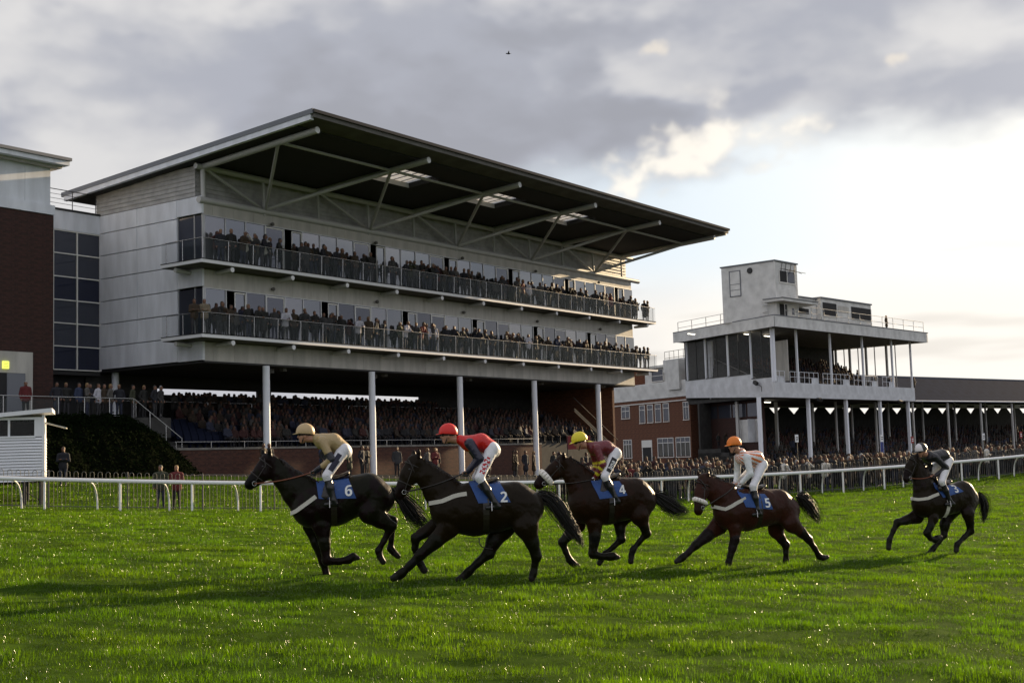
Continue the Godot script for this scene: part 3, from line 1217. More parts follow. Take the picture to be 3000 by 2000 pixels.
		a2[Mesh.ARRAY_INDEX] = arr[Mesh.ARRAY_INDEX]
		var am := ArrayMesh.new()
		am.add_surface_from_arrays(Mesh.PRIMITIVE_TRIANGLES, a2)
		am.surface_set_material(0, mats["number white"])
		put("number", am, co)
	# saddle, stirrup leathers, reins
	var rd: Dictionary = data[n + "_rider"]
	var sf := Field.new()
	sf.k = 70.0
	var x0: float = rd["kn"][0] - 0.02
	var x1: float = rd["hip"][0] + 0.06
	for i in 4:
		var xa := lerpf(x0, x1, i / 4.0)
		var xb := lerpf(x0, x1, (i + 1) / 4.0)
		var lift := [0.035, 0.012, 0.008, 0.022, 0.050]
		sf.bone(Vector3(xa, f.top(xa, 0) + lift[i], 0), Vector3(xb, f.top(xb, 0) + lift[i + 1], 0), 0.034, 0.034, 0, Vector3(1, 1, 3.2))
	for s in [-1.0, 1.0]:
		sf.bone(Vector3(x0 + 0.06, f.top(x0 + 0.06, 0) - 0.06, 0.17 * s), Vector3(x0 + 0.02, f.top(x0, 0) - 0.24, 0.25 * s), 0.05, 0.06, 0, Vector3(1.6, 1, 0.5))
	var sm := sf.build(0.022)
	sm.surface_set_material(0, mats["leather"])
	var so := put("saddle", sm, t)
	for s in [-1.0, 1.0]:
		var toe := v3(rd["toe"])
		var heel := v3(rd["heel"])
		var c := toe.lerp(heel, 0.38)
		c.z *= s
		var iron := MB.new()
		iron.path([c + Vector3(0, -0.045, -0.055), c + Vector3(0, -0.045, 0.055), c + Vector3(0.0, 0.06, 0.045), c + Vector3(0, 0.105, 0), c + Vector3(0, 0.06, -0.045), c + Vector3(0, -0.045, -0.055)], 0.007, 5)
		part("stirrup", iron, mats["steel bit"], so)
		rod("stirrup_leather", c + Vector3(0, 0.105, 0), Vector3(x0 + 0.10, f.top(x0 + 0.1, 0) - 0.06, 0.20 * s), 0.010, mats["leather"], so, 5)
	# girth
	var gx := lerpf(x0, x1, 0.35)
	var gp := []
	var gs := []
	var gt := []
	for i in 15:
		var y := lerpf(f.top(gx, 0) - 0.10, 0.35, i / 14.0)
		var z := f.side(gx, y, 1.0)
		if z > 0.02:
			gp.append(Vector3(gx, y, z))
	var mirror := gp.duplicate()
	mirror.reverse()
	for p in mirror:
		gp.append(Vector3(p.x, p.y, -p.z))
	for p in gp:
		gs.append(Vector3(0.045, 0, 0))
		gt.append(Vector3(0, p.y - 1.1, p.z * 1.5).normalized() * 0.012)
	var gb := MB.new()
	gb.ribbon(gp, gs, gt)
	part("girth", gb, mats["webbing"] if n == "three" else mats["leather"], t)
	for s in [-1.0, 1.0]:
		var hd := v3(rd["hand"])
		hd.z *= s
		var bit: Vector3 = bits[0] if s < 0.0 else bits[1]
		var pts := []
		for i in 9:
			var k := i / 8.0
			var p := bit.lerp(hd, k) + Vector3(0, -0.03 * sin(PI * k), 0)
			var sz := f.side(p.x, p.y, s)
			if absf(p.z) < absf(sz) + 0.01:
				p.z = sz + 0.012 * s
			pts.append(p)
		var rb := MB.new()
		rb.path(pts, 0.011, 5)
		part("rein", rb, mats["tan leather"] if n in ["six", "three"] else mats["leather"], t)
	if n == "two":
		# a loose strap end swings under the belly
		var ls := MB.new()
		ls.path([Vector3(-0.05, 0.66, 0.10), Vector3(-0.045, 0.58, 0.11), Vector3(-0.01, 0.53, 0.11), Vector3(0.07, 0.50, 0.11), Vector3(0.15, 0.49, 0.11)], 0.009, 5)
		part("loose_strap", ls, mats["leather"], t)
	return {"node": t, "field": f}

var gloves := {}

func glove(s: float) -> ArrayMesh:
	# a hand closed round the reins: knuckles forward (-x), thumb on the inside and above
	var f := Field.new()
	f.k = 260.0
	f.bone(Vector3(0.03, 0, 0), Vector3(-0.01, 0, 0), 0.026, 0.028)
	for i in 4:
		var z := (0.030 - 0.020 * i) * s
		var l: float = [0.036, 0.042, 0.039, 0.031][i]
		var kx: float = [-0.062, -0.066, -0.062, -0.054][i]
		f.bone(Vector3(0, 0, z * 0.7), Vector3(kx, 0.006, z), 0.015, 0.0125)
		var a := Vector3(kx - l * 0.45, -0.030, z)
		var b := Vector3(kx + 0.012, -0.052, z)
		var c := Vector3(kx + 0.036, -0.036, z)
		f.bone(Vector3(kx, 0.004, z), a, 0.0115, 0.0100)
		f.bone(a, b, 0.0100, 0.0092)
		f.bone(b, c, 0.0092, 0.0085)
	f.bone(Vector3(-0.005, 0.004, -0.026 * s), Vector3(-0.040, 0.012, -0.046 * s), 0.014, 0.012)
	f.bone(Vector3(-0.040, 0.012, -0.046 * s), Vector3(-0.066, -0.006, -0.036 * s), 0.012, 0.0095)
	return f.build(0.0055)

func rider(n: String, label: String, silk, cap: Color, breech: Color, glove_mat: Material, host: Dictionary) -> void:
	var at: Array = data[n + "_at"]
	var j := {}
	for key in data[n + "_rider"]:
		j[key] = v3(data[n + "_rider"][key])
	# clear the horse: seat and knees rest on the saddle, not in it
	var base := Transform3D(Basis(Vector3.UP, at[3]), v3(at))
	var t := thing("person", label, "person", v3(at), at[3], "riders")
	var mir := Vector3(1, 1, -1)
	var sc := Vector3(j.sh.x, j.sh.y, 0)
	var hc := Vector3(j.hip.x, j.hip.y, 0)
	var down: Vector3 = (j.chin - j.helm).normalized()
	var fwd := Vector3(down.y, -down.x, 0)
	if fwd.x > 0.0:
		fwd = -fwd
	var skull: Vector3 = j.helm + down * 0.045
	var f := Field.new()
	f.k = 90.0
	f.bone(skull, skull + down * 0.03 + fwd * 0.012, 0.090, 0.080, 0, Vector3(1, 1, 0.82))
	f.bone(skull + down * 0.075 + fwd * 0.035, skull + down * 0.105 + fwd * 0.045, 0.048, 0.036, 0, Vector3(1, 1, 0.85))
	f.bone(skull + fwd * 0.088 + down * 0.015, skull + fwd * 0.105 + down * 0.045, 0.010, 0.017, 0)
	for s in [-1.0, 1.0]:
		f.bone(skull + Vector3(0, 0, 0.074 * s) + down * 0.01, skull + Vector3(0, 0, 0.080 * s) + down * 0.045, 0.016, 0.011)
	f.bone(skull + down * 0.06 - fwd * 0.02, j.neck.lerp(sc, 0.35), 0.055, 0.062)
	f.bone(sc, j.mid, 0.095, 0.10, 0, Vector3(1, 1, 1.3))
	f.bone(j.mid, hc, 0.10, 0.10, 0, Vector3(1, 1, 1.25))
	for m in [Vector3.ONE, mir]:
		f.bone(j.sh * m, j.el * m, 0.046, 0.038)
		f.bone(j.el * m, j.wr * m, 0.036, 0.028)
		f.bone(j.wr * m, j.hand * m, 0.028, 0.022)
		f.bone(j.hip * m, j.kn * m, 0.078, 0.052)
		f.bone(j.kn * m, j.an * m, 0.050, 0.034)
		f.bone(j.heel * m, j.toe * m, 0.028, 0.024)
	var bm: ArrayMesh = f.build(0.016)
	bm.surface_set_material(0, mats["skin"])
	put("body", bm, t)
	# lips and brows are hidden under the goggles and strap; the face keeps nose, chin and ears
	var c := Field.new()
	c.k = 85.0
	c.bone(j.neck.lerp(sc, 0.15), sc, 0.072, 0.112, 0, Vector3(1, 1, 1.25))
	c.bone(sc, j.mid, 0.118, 0.125, 1, Vector3(1, 1, 1.36))
	c.bone(j.mid, hc.lerp(j.mid, 0.12), 0.125, 0.118, 1, Vector3(1, 1, 1.30))
	for m in [Vector3.ONE, mir]:
		c.bone(j.sh * m, j.el * m, 0.070, 0.056, 2)
		c.bone(j.el * m, j.wr * m, 0.054, 0.040, 3)
	var cm: ArrayMesh = c.build(0.0135, 1, func(p, b): return silk.call(p, b, c, j))
	var sm := creased(tinted("silk", 0.38))
	cm.surface_set_material(0, sm)
	put("silks", cm, t)
	var g := Field.new()
	g.k = 85.0
	g.bone(hc, hc + Vector3(0.02, -0.03, 0), 0.112, 0.112, 0, Vector3(1, 1, 1.32))
	for m in [Vector3.ONE, mir]:
		g.bone(j.hip * m, j.kn * m, 0.098, 0.066)
		g.bone(j.kn * m, j.kn.lerp(j.an, 0.35) * m, 0.064, 0.054)
	var gm: ArrayMesh = g.build(0.015)
	gm.surface_set_material(0, creased(mat("breeches %s" % n, breech, 0.6)))
	var go := put("breeches", gm, t)
	for m in [Vector3.ONE, mir]:
		var b := Field.new()
		b.k = 100.0
		b.bone(j.kn.lerp(j.an, 0.16) * m, j.kn.lerp(j.an, 0.5) * m, 0.060, 0.060)
		b.bone(j.kn.lerp(j.an, 0.5) * m, j.an * m, 0.060, 0.043)
		b.bone(j.an * m, j.heel * m, 0.043, 0.038)
		b.bone(j.heel * m, j.toe * m, 0.038, 0.034)
		var bo: ArrayMesh = b.build(0.014)
		bo.surface_set_material(0, mats["boot"])
		put("boot", bo, t)
		var gl: MeshInstance3D = put("glove", gloves[1 if m == Vector3.ONE else -1], t, j.wr * m, glove_mat)
		var fx: Vector3 = (j.wr * m - j.hand * m).normalized()
		var fz := fx.cross(Vector3.UP).normalized()
		gl.basis = Basis(fx, fz.cross(fx), fz)
	# cap over the skull helmet, peak, goggles, chin strap
	var hb := Basis(-fwd, -down, Vector3.BACK)
	var d := MB.new()
	var hc0: Vector3 = j.helm + down * 0.012
	d.col = cap
	d.blob(hc0, Vector3(0.142, 0.136, 0.122), hb, 10, 20, 0.0, PI * 0.56)
	if n == "three":
		d.col = Color(0.012, 0.012, 0.014)
		d.blob(hc0 + hb * Vector3(0.0, 0.003, 0), Vector3(0.116, 0.1375, 0.129), hb, 10, 20, 0.0, PI * 0.56)
	var hm := part("cap", d, tinted("cap silk", 0.45), t)
	var pk := MB.new()
	pk.col = cap if n != "three" else Color(0.012, 0.012, 0.014)
	pk.blob(hc0 + fwd * 0.125 + down * 0.030, Vector3(0.070, 0.010, 0.088), Basis(Vector3.BACK, 0.22) * hb, 6, 16)
	part("peak", pk, mats["cap silk"], hm)
	var gg := MB.new()
	gg.blob(skull + fwd * 0.080 + down * 0.008, Vector3(0.026, 0.030, 0.070), hb, 6, 12)
	var ring := []
	for i in 17:
		var a := TAU * i / 16.0
		ring.append(skull + down * 0.008 + fwd * cos(a) * 0.098 + Vector3(0, 0, sin(a) * 0.085))
	gg.path(ring, 0.010, 5)
	part("goggles", gg, mats["boot"], t)
	var cs := MB.new()
	cs.path([skull + Vector3(0, 0, 0.083) - down * 0.02, skull + down * 0.09 + fwd * 0.03 + Vector3(0, 0, 0.050), skull + down * 0.148 + fwd * 0.045, skull + down * 0.09 + fwd * 0.03 - Vector3(0, 0, 0.050), skull - Vector3(0, 0, 0.083) - down * 0.02], 0.008, 5)
	part("chin_strap", cs, mats["boot"], t)
	# print on the thigh
	if n in ["six", "two", "four"]:
		var b := MB.new()
		var tx: Array = {"six": [0.18, 0.80, Color(0.012, 0.014, 0.035)], "two": [0.30, 0.86, Color(0.42, 0.015, 0.02)], "four": [0.22, 0.80, Color(0.010, 0.010, 0.014)]}[n]
		b.col = tx[2]
		var along: Vector3 = (j.kn - j.hip).normalized()
		var acr := Vector3(0, 0, 1).cross(along).normalized()
		var rows := 9
		for i in rows:
			var s0: float = lerpf(tx[0], tx[1], i / float(rows))
			var s1: float = lerpf(tx[0], tx[1], (i + 1) / float(rows))
			if n == "two" and i % 2 == 1:
				s0 = lerpf(s0, s1, 0.45)
			for k in 4:
				var a0 := -0.55 + 1.1 * k / 4.0
				var a1 := -0.55 + 1.1 * (k + 1) / 4.0
				if n == "two" and (i + k) % 3 == 0:
					continue
				if n == "six" and (k == 3 and i < 3):
					continue
				var q := []
				for e in [[s0, a0], [s1, a0], [s1, a1], [s0, a1]]:
					var p: Vector3 = j.hip.lerp(j.kn, e[0])
					var rr: float = lerpf(0.098, 0.066, e[0]) + 0.005
					q.append(p + (acr * sin(e[1]) + Vector3(0, 0, 1) * cos(e[1])) * rr)
				b.quad(q[0], q[1], q[2], q[3])
		part("thigh_print", b, tinted("print", 0.7), go)
		if n == "four":
			var arr := digit_mesh("bna", 0.075, mats["number white"])
			var p0: Vector3 = j.hip.lerp(j.kn, 0.5)
			var ex := -along
			if ex.x < 0.0:
				ex = -ex
			var ey := Vector3(-ex.y, ex.x, 0).normalized()
			var moved := PackedVector3Array()
			var nr := PackedVector3Array()
			for p in arr[Mesh.ARRAY_VERTEX]:
				var off: float = p.y / 0.09
				var s: float = clampf(0.5 - p.x / (j.kn - j.hip).length() * signf(ex.dot(-along)), 0, 1)
				var axis: Vector3 = j.hip.lerp(j.kn, s)
				var rr: float = lerpf(0.098, 0.066, s) + 0.011
				moved.append(axis + ey * sin(off) * rr + Vector3(0, 0, cos(off) * rr + p.z * 0.3))
				nr.append(Vector3(0, 0, 1))
			var a2 := []
			a2.resize(Mesh.ARRAY_MAX)
			a2[Mesh.ARRAY_VERTEX] = moved
			a2[Mesh.ARRAY_NORMAL] = nr
			a2[Mesh.ARRAY_INDEX] = arr[Mesh.ARRAY_INDEX]
			var am := ArrayMesh.new()
			am.add_surface_from_arrays(Mesh.PRIMITIVE_TRIANGLES, a2)
			am.surface_set_material(0, mats["number white"])
			put("thigh_lettering", am, go)

var creases: NoiseTexture2D

func muscled(m: StandardMaterial3D) -> void:
	if m.normal_enabled:
		return
	var n := FastNoiseLite.new()
	n.seed = 44
	n.frequency = 0.014
	n.fractal_octaves = 3
	n.fractal_gain = 0.42
	var t := NoiseTexture2D.new()
	t.width = 256
	t.height = 256
	t.seamless = true
	t.noise = n
	t.as_normal_map = true
	t.bump_strength = 7.0
	m.normal_enabled = true
	m.normal_texture = t
	m.normal_scale = 0.8
	m.uv1_triplanar = true
	m.uv1_scale = Vector3(1.3, 0.9, 1.3)

func creased(m: StandardMaterial3D) -> StandardMaterial3D:
	if creases == null:
		var n := FastNoiseLite.new()
		n.seed = 15
		n.frequency = 0.012
		n.fractal_type = FastNoiseLite.FRACTAL_RIDGED
		n.fractal_octaves = 3
		creases = NoiseTexture2D.new()
		creases.width = 256
		creases.height = 256
		creases.seamless = true
		creases.noise = n
		creases.as_normal_map = true
		creases.bump_strength = 6.0
	m.normal_enabled = true
	m.normal_texture = creases
	m.normal_scale = 0.9
	m.uv1_triplanar = true
	m.uv1_scale = Vector3(2.6, 1.7, 2.6)
	return m

func make_runners() -> void:
	data = runners()
	creased(mats["number blue"]).normal_scale = 0.5
	gloves[1] = glove(1.0)
	gloves[-1] = glove(-1.0)
	var white_glove := mat("white glove", lin(0.6, 0.6, 0.62), 0.6)
	var black_glove := mat("black glove", lin(0.012, 0.012, 0.013), 0.5)
	var h := horse("six", "nearly black galloping horse in front of the field, blue cloth number 6", Color(0.0058, 0.0040, 0.0032), Color(0.005, 0.004, 0.0035), false)
	rider("six", "person in beige silks and beige cap crouching on the leading horse number 6", func(p, b, c, j):
		if c.M[b] == 3 and p.distance_to(j.wr * Vector3(1, 1, signf(p.z))) < 0.13:
			return Color(0.012, 0.012, 0.02)
		if c.M[b] == 2 and p.distance_to(j.el * Vector3(1, 1, signf(p.z))) < 0.12:
			return Color(0.014, 0.014, 0.022)
		return Color(0.36, 0.265, 0.13), Color(0.46, 0.33, 0.17), lin(0.62, 0.62, 0.66), black_glove, h)
	h = horse("two", "dark brown galloping horse nearest the photographer, blue cloth number 2", Color(0.0095, 0.0050, 0.0034), Color(0.006, 0.0044, 0.0036), false)
	rider("two", "person in red silks with navy sleeves and red cap on horse number 2", func(p, b, c, j):
		return Color(0.014, 0.015, 0.032) if c.M[b] >= 2 and absf(p.z) > 0.11 or c.M[b] == 3 else Color(0.50, 0.010, 0.008), Color(0.62, 0.012, 0.010), lin(0.68, 0.68, 0.72), black_glove, h)
	h = horse("four", "bay galloping horse with white sheepskin noseband and blue cloth number 4", Color(0.0150, 0.0062, 0.0035), Color(0.007, 0.0048, 0.0038), true)
	rider("four", "person in maroon silks with yellow hooped sleeves and yellow cap on horse number 4", func(p, b, c, j):
		if c.M[b] >= 2:
			var m := Vector3(1, 1, signf(p.z))
			var run := 0.0
			if c.M[b] == 2:
				run = (p - j.sh * m).dot((j.el * m - j.sh * m).normalized())
			else:
				run = (j.el - j.sh).length() + (p - j.el * m).dot((j.wr * m - j.el * m).normalized())
			if run > 0.20 and fmod(run, 0.115) < 0.045:
				return Color(0.52, 0.46, 0.02)
		if c.M[b] == 0 and p.y > j.neck.y + 0.035:
			return Color(0.50, 0.42, 0.04)
		return Color(0.125, 0.012, 0.022), Color(0.66, 0.56, 0.02), lin(0.66, 0.66, 0.70), white_glove, h)
	h = horse("five", "bright bay horse with head turned and white sheepskin noseband, blue cloth number 5", Color(0.0300, 0.0102, 0.0044), Color(0.008, 0.0052, 0.004), true)
	rider("five", "person in white silks with orange stripes and orange cap on horse number 5", func(p, b, c, j):
		if c.M[b] <= 1:
			var along: Vector3 = (j.hip - j.sh) * Vector3(1, 1, 0)
			var n := Vector3(-along.y, along.x, 0).normalized()
			var a := atan2(p.z, (p - j.sh * Vector3(1, 1, 0)).dot(n))
			return Color(0.66, 0.15, 0.02) if fposmod(a * 2.05 + 0.25, 1.0) < 0.46 else Color(0.72, 0.72, 0.72)
		return Color(0.66, 0.69, 0.70), Color(0.72, 0.19, 0.015), lin(0.66, 0.66, 0.70), white_glove, h)
	h = horse("three", "dark bay horse trailing at the right, blue cloth number 3", Color(0.0105, 0.0050, 0.0036), Color(0.006, 0.0044, 0.0036), false)
	rider("three", "person in black silks and black and white cap crouching low on horse number 3", func(p, b, c, j):
		return Color(0.014, 0.013, 0.018), Color(0.66, 0.62, 0.64), lin(0.68, 0.68, 0.70), black_glove, h)

# ------------------------------------------------------------------ the main grandstand
# its own frame: x along the front to the right, z out towards the track, y from eye level
var stand_at := Vector3(-16.2545, EYE, -67.9047)

func in_stand(s: float, y: float, z: float) -> Vector3:
	return stand_at + Basis(Vector3.UP, STAND) * Vector3(s, y, z)

func make_grandstand() -> void:
	var t := thing("grandstand", "large white grandstand with cantilevered roof and two crowded balconies", "grandstand", stand_at, STAND)
	var L := 45.4
	var white: Material = mats["white panel"]
	var fasc: Material = mats["fascia panel"]
	var steel: Material = mats["beam steel"]
	var alu: Material = mats["aluminium"]
	# end wall of large panels, joints open
	var rows := [5.62, 6.91, 8.2, 9.49, 10.78, 12.11, 13.39, 14.43]
	for i in 7:
		var y0: float = rows[i] + 0.05
		var y1: float = rows[i + 1]
		bar("wall_panel", -0.16, 0.0, y0, y1, -8.62, -5.32, white, t)
		bar("wall_panel", -0.16, 0.0, y0, y1, -5.29, -1.99, white, t)
	for e in [[5.62, 6.62], [9.56, 10.50], [13.48, 14.43]]:
		bar("wall_panel", -0.16, 0.0, e[0] + 0.02, e[1], -1.965, -0.001, white, t)
	bar("end_wall", 0.0, 0.22, 5.56, 15.7, -8.66, -1.97, mats["dark gap"], t)
	# clapboards above the panels
	for i in 7:
		var b := MB.new()
		var y := 14.46 + i * 0.235
		var dmax: float = -8.9 if i < 6 else -6.0
		b.quad(Vector3(-0.17, y, dmax), Vector3(-0.17, y, -0.5), Vector3(-0.13, y + 0.245, -0.5), Vector3(-0.13, y + 0.245, dmax))
		b.quad(Vector3(-0.10, y, dmax), Vector3(-0.10, y, -0.5), Vector3(-0.17, y, -0.5), Vector3(-0.17, y, dmax))
		b.quad(Vector3(-0.17, y, -0.5), Vector3(-0.05, y, -0.5), Vector3(-0.05, y + 0.245, -0.5), Vector3(-0.13, y + 0.245, -0.5))
		part("cladding_board", b, mats["clad board"], t)
	for i in 9:
		var b := MB.new()
		var y := 14.0 + i * 0.245
		b.quad(Vector3(-0.1, y, -0.42), Vector3(L, y, -0.42), Vector3(L, y + 0.255, -0.47), Vector3(-0.1, y + 0.255, -0.47))
		b.quad(Vector3(-0.1, y, -0.47), Vector3(L, y, -0.47), Vector3(L, y, -0.42), Vector3(-0.1, y, -0.42))
		part("cladding_board", b, mats["clad board"], t)
	bar("upper_wall", 0.0, L, 13.9, 16.15, -0.62, -0.5, mats["dark gap"], t)
	bar("end_wall", L - 0.2, L, 5.6, 16.0, -8.6, -0.5, mats["clad board"], t)
	bar("back_wall", 0.3, L - 0.3, 5.7, 15.6, -8.6, -8.45, mats["dark gap"], t)
	# floors, ceilings and the dark rooms behind the glass
	for y in [6.62, 10.5]:
		bar("floor", 0.0, L, y, y + 0.2, -8.4, -0.02, mats["underside"], t)
		bar("room_wall", 0.2, L - 0.2, y + 0.2, y + 3.0, -4.6, -4.45, mats["underside"], t)
	bar("ceiling", 0.2, L - 0.2, 13.50, 13.6, -8.4, -0.1, mats["underside"], t)
	# fascia bands of separate panels
	for e in [[5.60, 6.60], [9.53, 10.48], [13.46, 14.02]]:
		var x := 0.0
		var k := 0
		while x < L - 0.1:
			var w := 0.62 if k == 0 else 1.485
			bar("fascia_panel", x, minf(x + w, L) - 0.014, e[0], e[1], -0.1, 0.0, fasc, t)
			x += w
			k += 1
		bar("fascia_backing", 0.02, L - 0.02, e[0] + 0.02, e[1] - 0.02, -0.16, -0.102, mats["dark gap"], t)
	# glazing of the two storeys
	for storey in 2:
		var y0: float = [6.88, 10.78][storey]
		var y1: float = [9.53, 13.46][storey]
		var x := 0.06
		var k := 0
		while x < L - 0.3:
			var w := 1.47
			var gap: bool = (k + storey * 2) % 5 == 1
			var wide := k % 5 == 3
			bar("window_frame", x - 0.035, x + 0.035, y0, y1, -0.10, 0.0, alu, t)
			if gap:
				# a sliding door stands open
				var g := bar("window", x + 0.62, x + w - 0.035, y0 + 0.05, y1 - 0.16, -0.09, -0.075, mats["coated glass"], t)
				door_frame(g, x + 0.62, x + w - 0.035, y0 + 0.04, y1 - 0.10)
			else:
				var g := bar("window", x + 0.035, x + w - 0.035, y0 + 0.04, y1 - 0.05, -0.06, -0.045, mats[["coated glass", "coated glass dim", "coated glass", "coated glass pale", "coated glass dim"][(k * 7 + storey * 3) % 5]], t)
				if wide:
					door_frame(g, x + 0.04, x + w - 0.04, y0 + 0.04, y1 - 0.09)
			x += w
			k += 1
		bar("window_head", 0.0, L, y1 - 0.05, y1 - 0.002, -0.11, 0.012, alu, t)
		# glass return on the end wall
		for e in [[-0.62, -0.05], [-1.95, -0.68]]:
			bar("window", -0.055, -0.04, y0 + 0.03, y1 - 0.05, e[0], e[1], mats["dark glass"], t)
		for z in [-0.03, -0.65, -1.97]:
			bar("window_frame", -0.10, 0.01, y0, y1, z - 0.03, z + 0.03, alu, t)
	# balconies
	for storey in 2:
		var y: float = [6.88, 10.78][storey]
		var b := MB.new()
		b.prism(PackedVector2Array([Vector2(-1.25, 1.25), Vector2(46.8, 1.25), Vector2(46.8, 0.01), Vector2(-0.17, 0.01), Vector2(-0.17, -1.86), Vector2(-1.25, -1.86)]), 0, 0.2)
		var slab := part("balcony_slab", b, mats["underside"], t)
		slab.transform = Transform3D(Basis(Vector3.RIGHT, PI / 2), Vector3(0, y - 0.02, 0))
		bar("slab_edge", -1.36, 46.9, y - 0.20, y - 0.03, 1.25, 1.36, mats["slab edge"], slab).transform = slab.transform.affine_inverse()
		bar("slab_edge", -1.36, -1.255, y - 0.20, y - 0.03, -1.86, 1.248, mats["slab edge"], slab).transform = slab.transform.affine_inverse()
		bar("slab_edge", -1.36, 46.9, y - 0.025, y + 0.02, 1.27, 1.38, mats["dark gap"], slab).transform = slab.transform.affine_inverse()
		bar("slab_edge", -1.38, -1.255, y - 0.025, y + 0.02, -1.86, 1.268, mats["dark gap"], slab).transform = slab.transform.affine_inverse()
		for k in 11:
			var x := 0.86 + 4.486 * k
			var m := MB.new()
			m.tube(Vector3(x, y - 0.42, -0.02), Vector3(x, y - 0.38, 1.22), 0.10, 0.135, 12)
			var br := part("bracket", m, mats["beam steel"], t)
			var e := MB.new()
			e.tube(Vector3(x, y - 0.38, 1.221), Vector3(x, y - 0.38, 1.245), 0.138, 0.138, 12)
			part("cap", e, mats["slab edge"], br)
		var m2 := MB.new()
		m2.tube(Vector3(-0.17, y - 0.42, -0.9), Vector3(-1.2, y - 0.38, -0.9), 0.10, 0.13, 12)
		part("bracket", m2, mats["beam steel"], t)
		# glass balustrade
		var x := -1.22
		var k := 0
		while x < 46.85:
			rod("balustrade_post", Vector3(x, y, 1.27), Vector3(x, y + 1.08, 1.30), 0.022, mats["steel post"], t, 6)
			if x + 1.77 < 47.3:
				bar("balustrade_glass", x + 0.03, minf(x + 1.74, 46.9), y + 0.06, y + 1.05, 1.325, 1.34, mats["balcony glass"], t)
			x += 1.77
			k += 1
		rod("handrail", Vector3(-1.22, y + 1.11, 1.30), Vector3(46.9, y + 1.11, 1.30), 0.024, mats["steel post"], t, 6)
		rod("handrail", Vector3(-1.25, y + 1.11, 1.28), Vector3(-1.25, y + 1.11, -1.55), 0.024, mats["steel post"], t, 6)
		for z in [-0.25, -1.55]:
			rod("balustrade_post", Vector3(-1.25, y, z), Vector3(-1.25, y + 1.15, z), 0.022, mats["steel post"], t, 6)
		bar("balustrade_glass", -1.31, -1.295, y + 0.06, y + 1.12, -0.22, 1.24, mats["balcony glass"], t)
		bar("balustrade_glass", -1.31, -1.295, y + 0.06, y + 1.12, -1.85, -0.28, mats["balcony glass"], t)
		bar("balustrade_glass", 46.91, 46.925, y + 0.06, y + 1.12, -0.2, 1.3, mats["balcony glass"], t)
		# a few floodlights under the fascia
		for q in [4.4, 13.2, 22.0, 30.8, 39.6]:
			if storey == 0:
				bar("floodlight", q + 0.9, q + 1.2, 5.18, 5.42, -0.9, -0.6, mats["underside"], t)
				bar("floodlight", q + 1.9, q + 2.2, 5.32, 5.52, -0.9, -0.6, mats["underside"], t)
			var fl := MB.new()
			fl.blob(Vector3(q + 0.5, [9.62, 13.3][storey] + 0.22, 0.14), Vector3(0.13, 0.11, 0.12))
			part("floodlight", fl, mats["underside"], t)
	# soffit and columns
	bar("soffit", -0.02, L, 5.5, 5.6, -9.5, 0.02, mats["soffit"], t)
	for k in 5:
		var x := 4.4 + 8.805 * k
		var m := MB.new()
		m.tube(Vector3(x, -3.5, 0.0), Vector3(x, 5.5, 0.0), 0.20, 0.20, 20)
		part("column", m, mats["white steel"], t)
	rod("column", Vector3(0.6, 1.0, -8.2), Vector3(0.6, 5.5, -8.2), 0.2, mats["white steel"], t, 14)
	# roof truss on the front wall and the cantilever beams
	rod("truss_chord", Vector3(-0.5, 16.0, -0.05), Vector3(L + 0.6, 16.0, -0.05), 0.16, steel, t, 12)
	rod("truss_chord", Vector3(-0.35, 14.2, 0.0), Vector3(L + 1.2, 14.2, 0.0), 0.18, steel, t, 12)
	for k in 6:
		var x := 8.8 * k
		rod("truss_post", Vector3(x, 14.2, -0.02), Vector3(x, 16.0, -0.05), 0.13 if k == 0 else 0.075, steel, t)
		if k < 5:
			var c := x + 4.4
			rod("truss_post", Vector3(c, 13.95, 0), Vector3(c, 16.0, -0.05), 0.085, steel, t)
			rod("truss_diagonal", Vector3(x + 0.15, 15.95, -0.03), Vector3(c - 0.1, 14.3, 0), 0.085, steel, t)
			rod("roof_strut", Vector3(c, 14.3, 0.12), Vector3(x, 16.35, 5.65), 0.095, steel, t)
			rod("roof_strut", Vector3(c, 14.3, 0.12), Vector3(x + 8.8, 16.35, 5.65), 0.11, steel, t)
			rod("purlin", Vector3(x, 16.40, 5.65), Vector3(x + 8.8, 16.40, 5.65), 0.085, steel, t)
		var m := MB.new()
		m.tube(Vector3(x, 16.02, 0), Vector3(x, 16.56, 8.4), 0.17, 0.17, 14)
		var be := part("roof_beam", m, steel, t)
		var e := MB.new()
		e.tube(Vector3(x, 16.56, 8.401), Vector3(x, 16.561, 8.425), 0.172, 0.172, 14)
		part("cap", e, mats["slab edge"], be)
	# roof: rotated frame, x along, z out, y up its own normal
	var roof := Node3D.new()
	roof.name = "roof"
	t.add_child(roof)
	roof.transform = Transform3D(Basis(Vector3.RIGHT, -0.066), Vector3(0, 16.24, 0))
	var soff: Material = mats["soffit"]
	var lights := [9.1, 17.9, 26.7]
	var x0 := -1.0
	var x1 := 45.2
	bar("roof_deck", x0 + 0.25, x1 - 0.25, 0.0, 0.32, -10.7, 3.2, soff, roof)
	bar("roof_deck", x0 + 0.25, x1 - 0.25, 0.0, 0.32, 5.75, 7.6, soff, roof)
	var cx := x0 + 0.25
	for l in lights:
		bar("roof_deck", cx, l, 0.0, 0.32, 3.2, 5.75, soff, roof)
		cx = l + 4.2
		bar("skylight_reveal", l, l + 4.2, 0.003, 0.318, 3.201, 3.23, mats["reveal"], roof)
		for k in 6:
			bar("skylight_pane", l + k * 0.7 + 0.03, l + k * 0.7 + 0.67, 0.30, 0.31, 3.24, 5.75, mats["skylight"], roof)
			bar("glazing_bar", l + k * 0.7 - 0.02, l + k * 0.7 + 0.02, 0.28, 0.33, 3.24, 5.75, mats["dark gap"], roof)
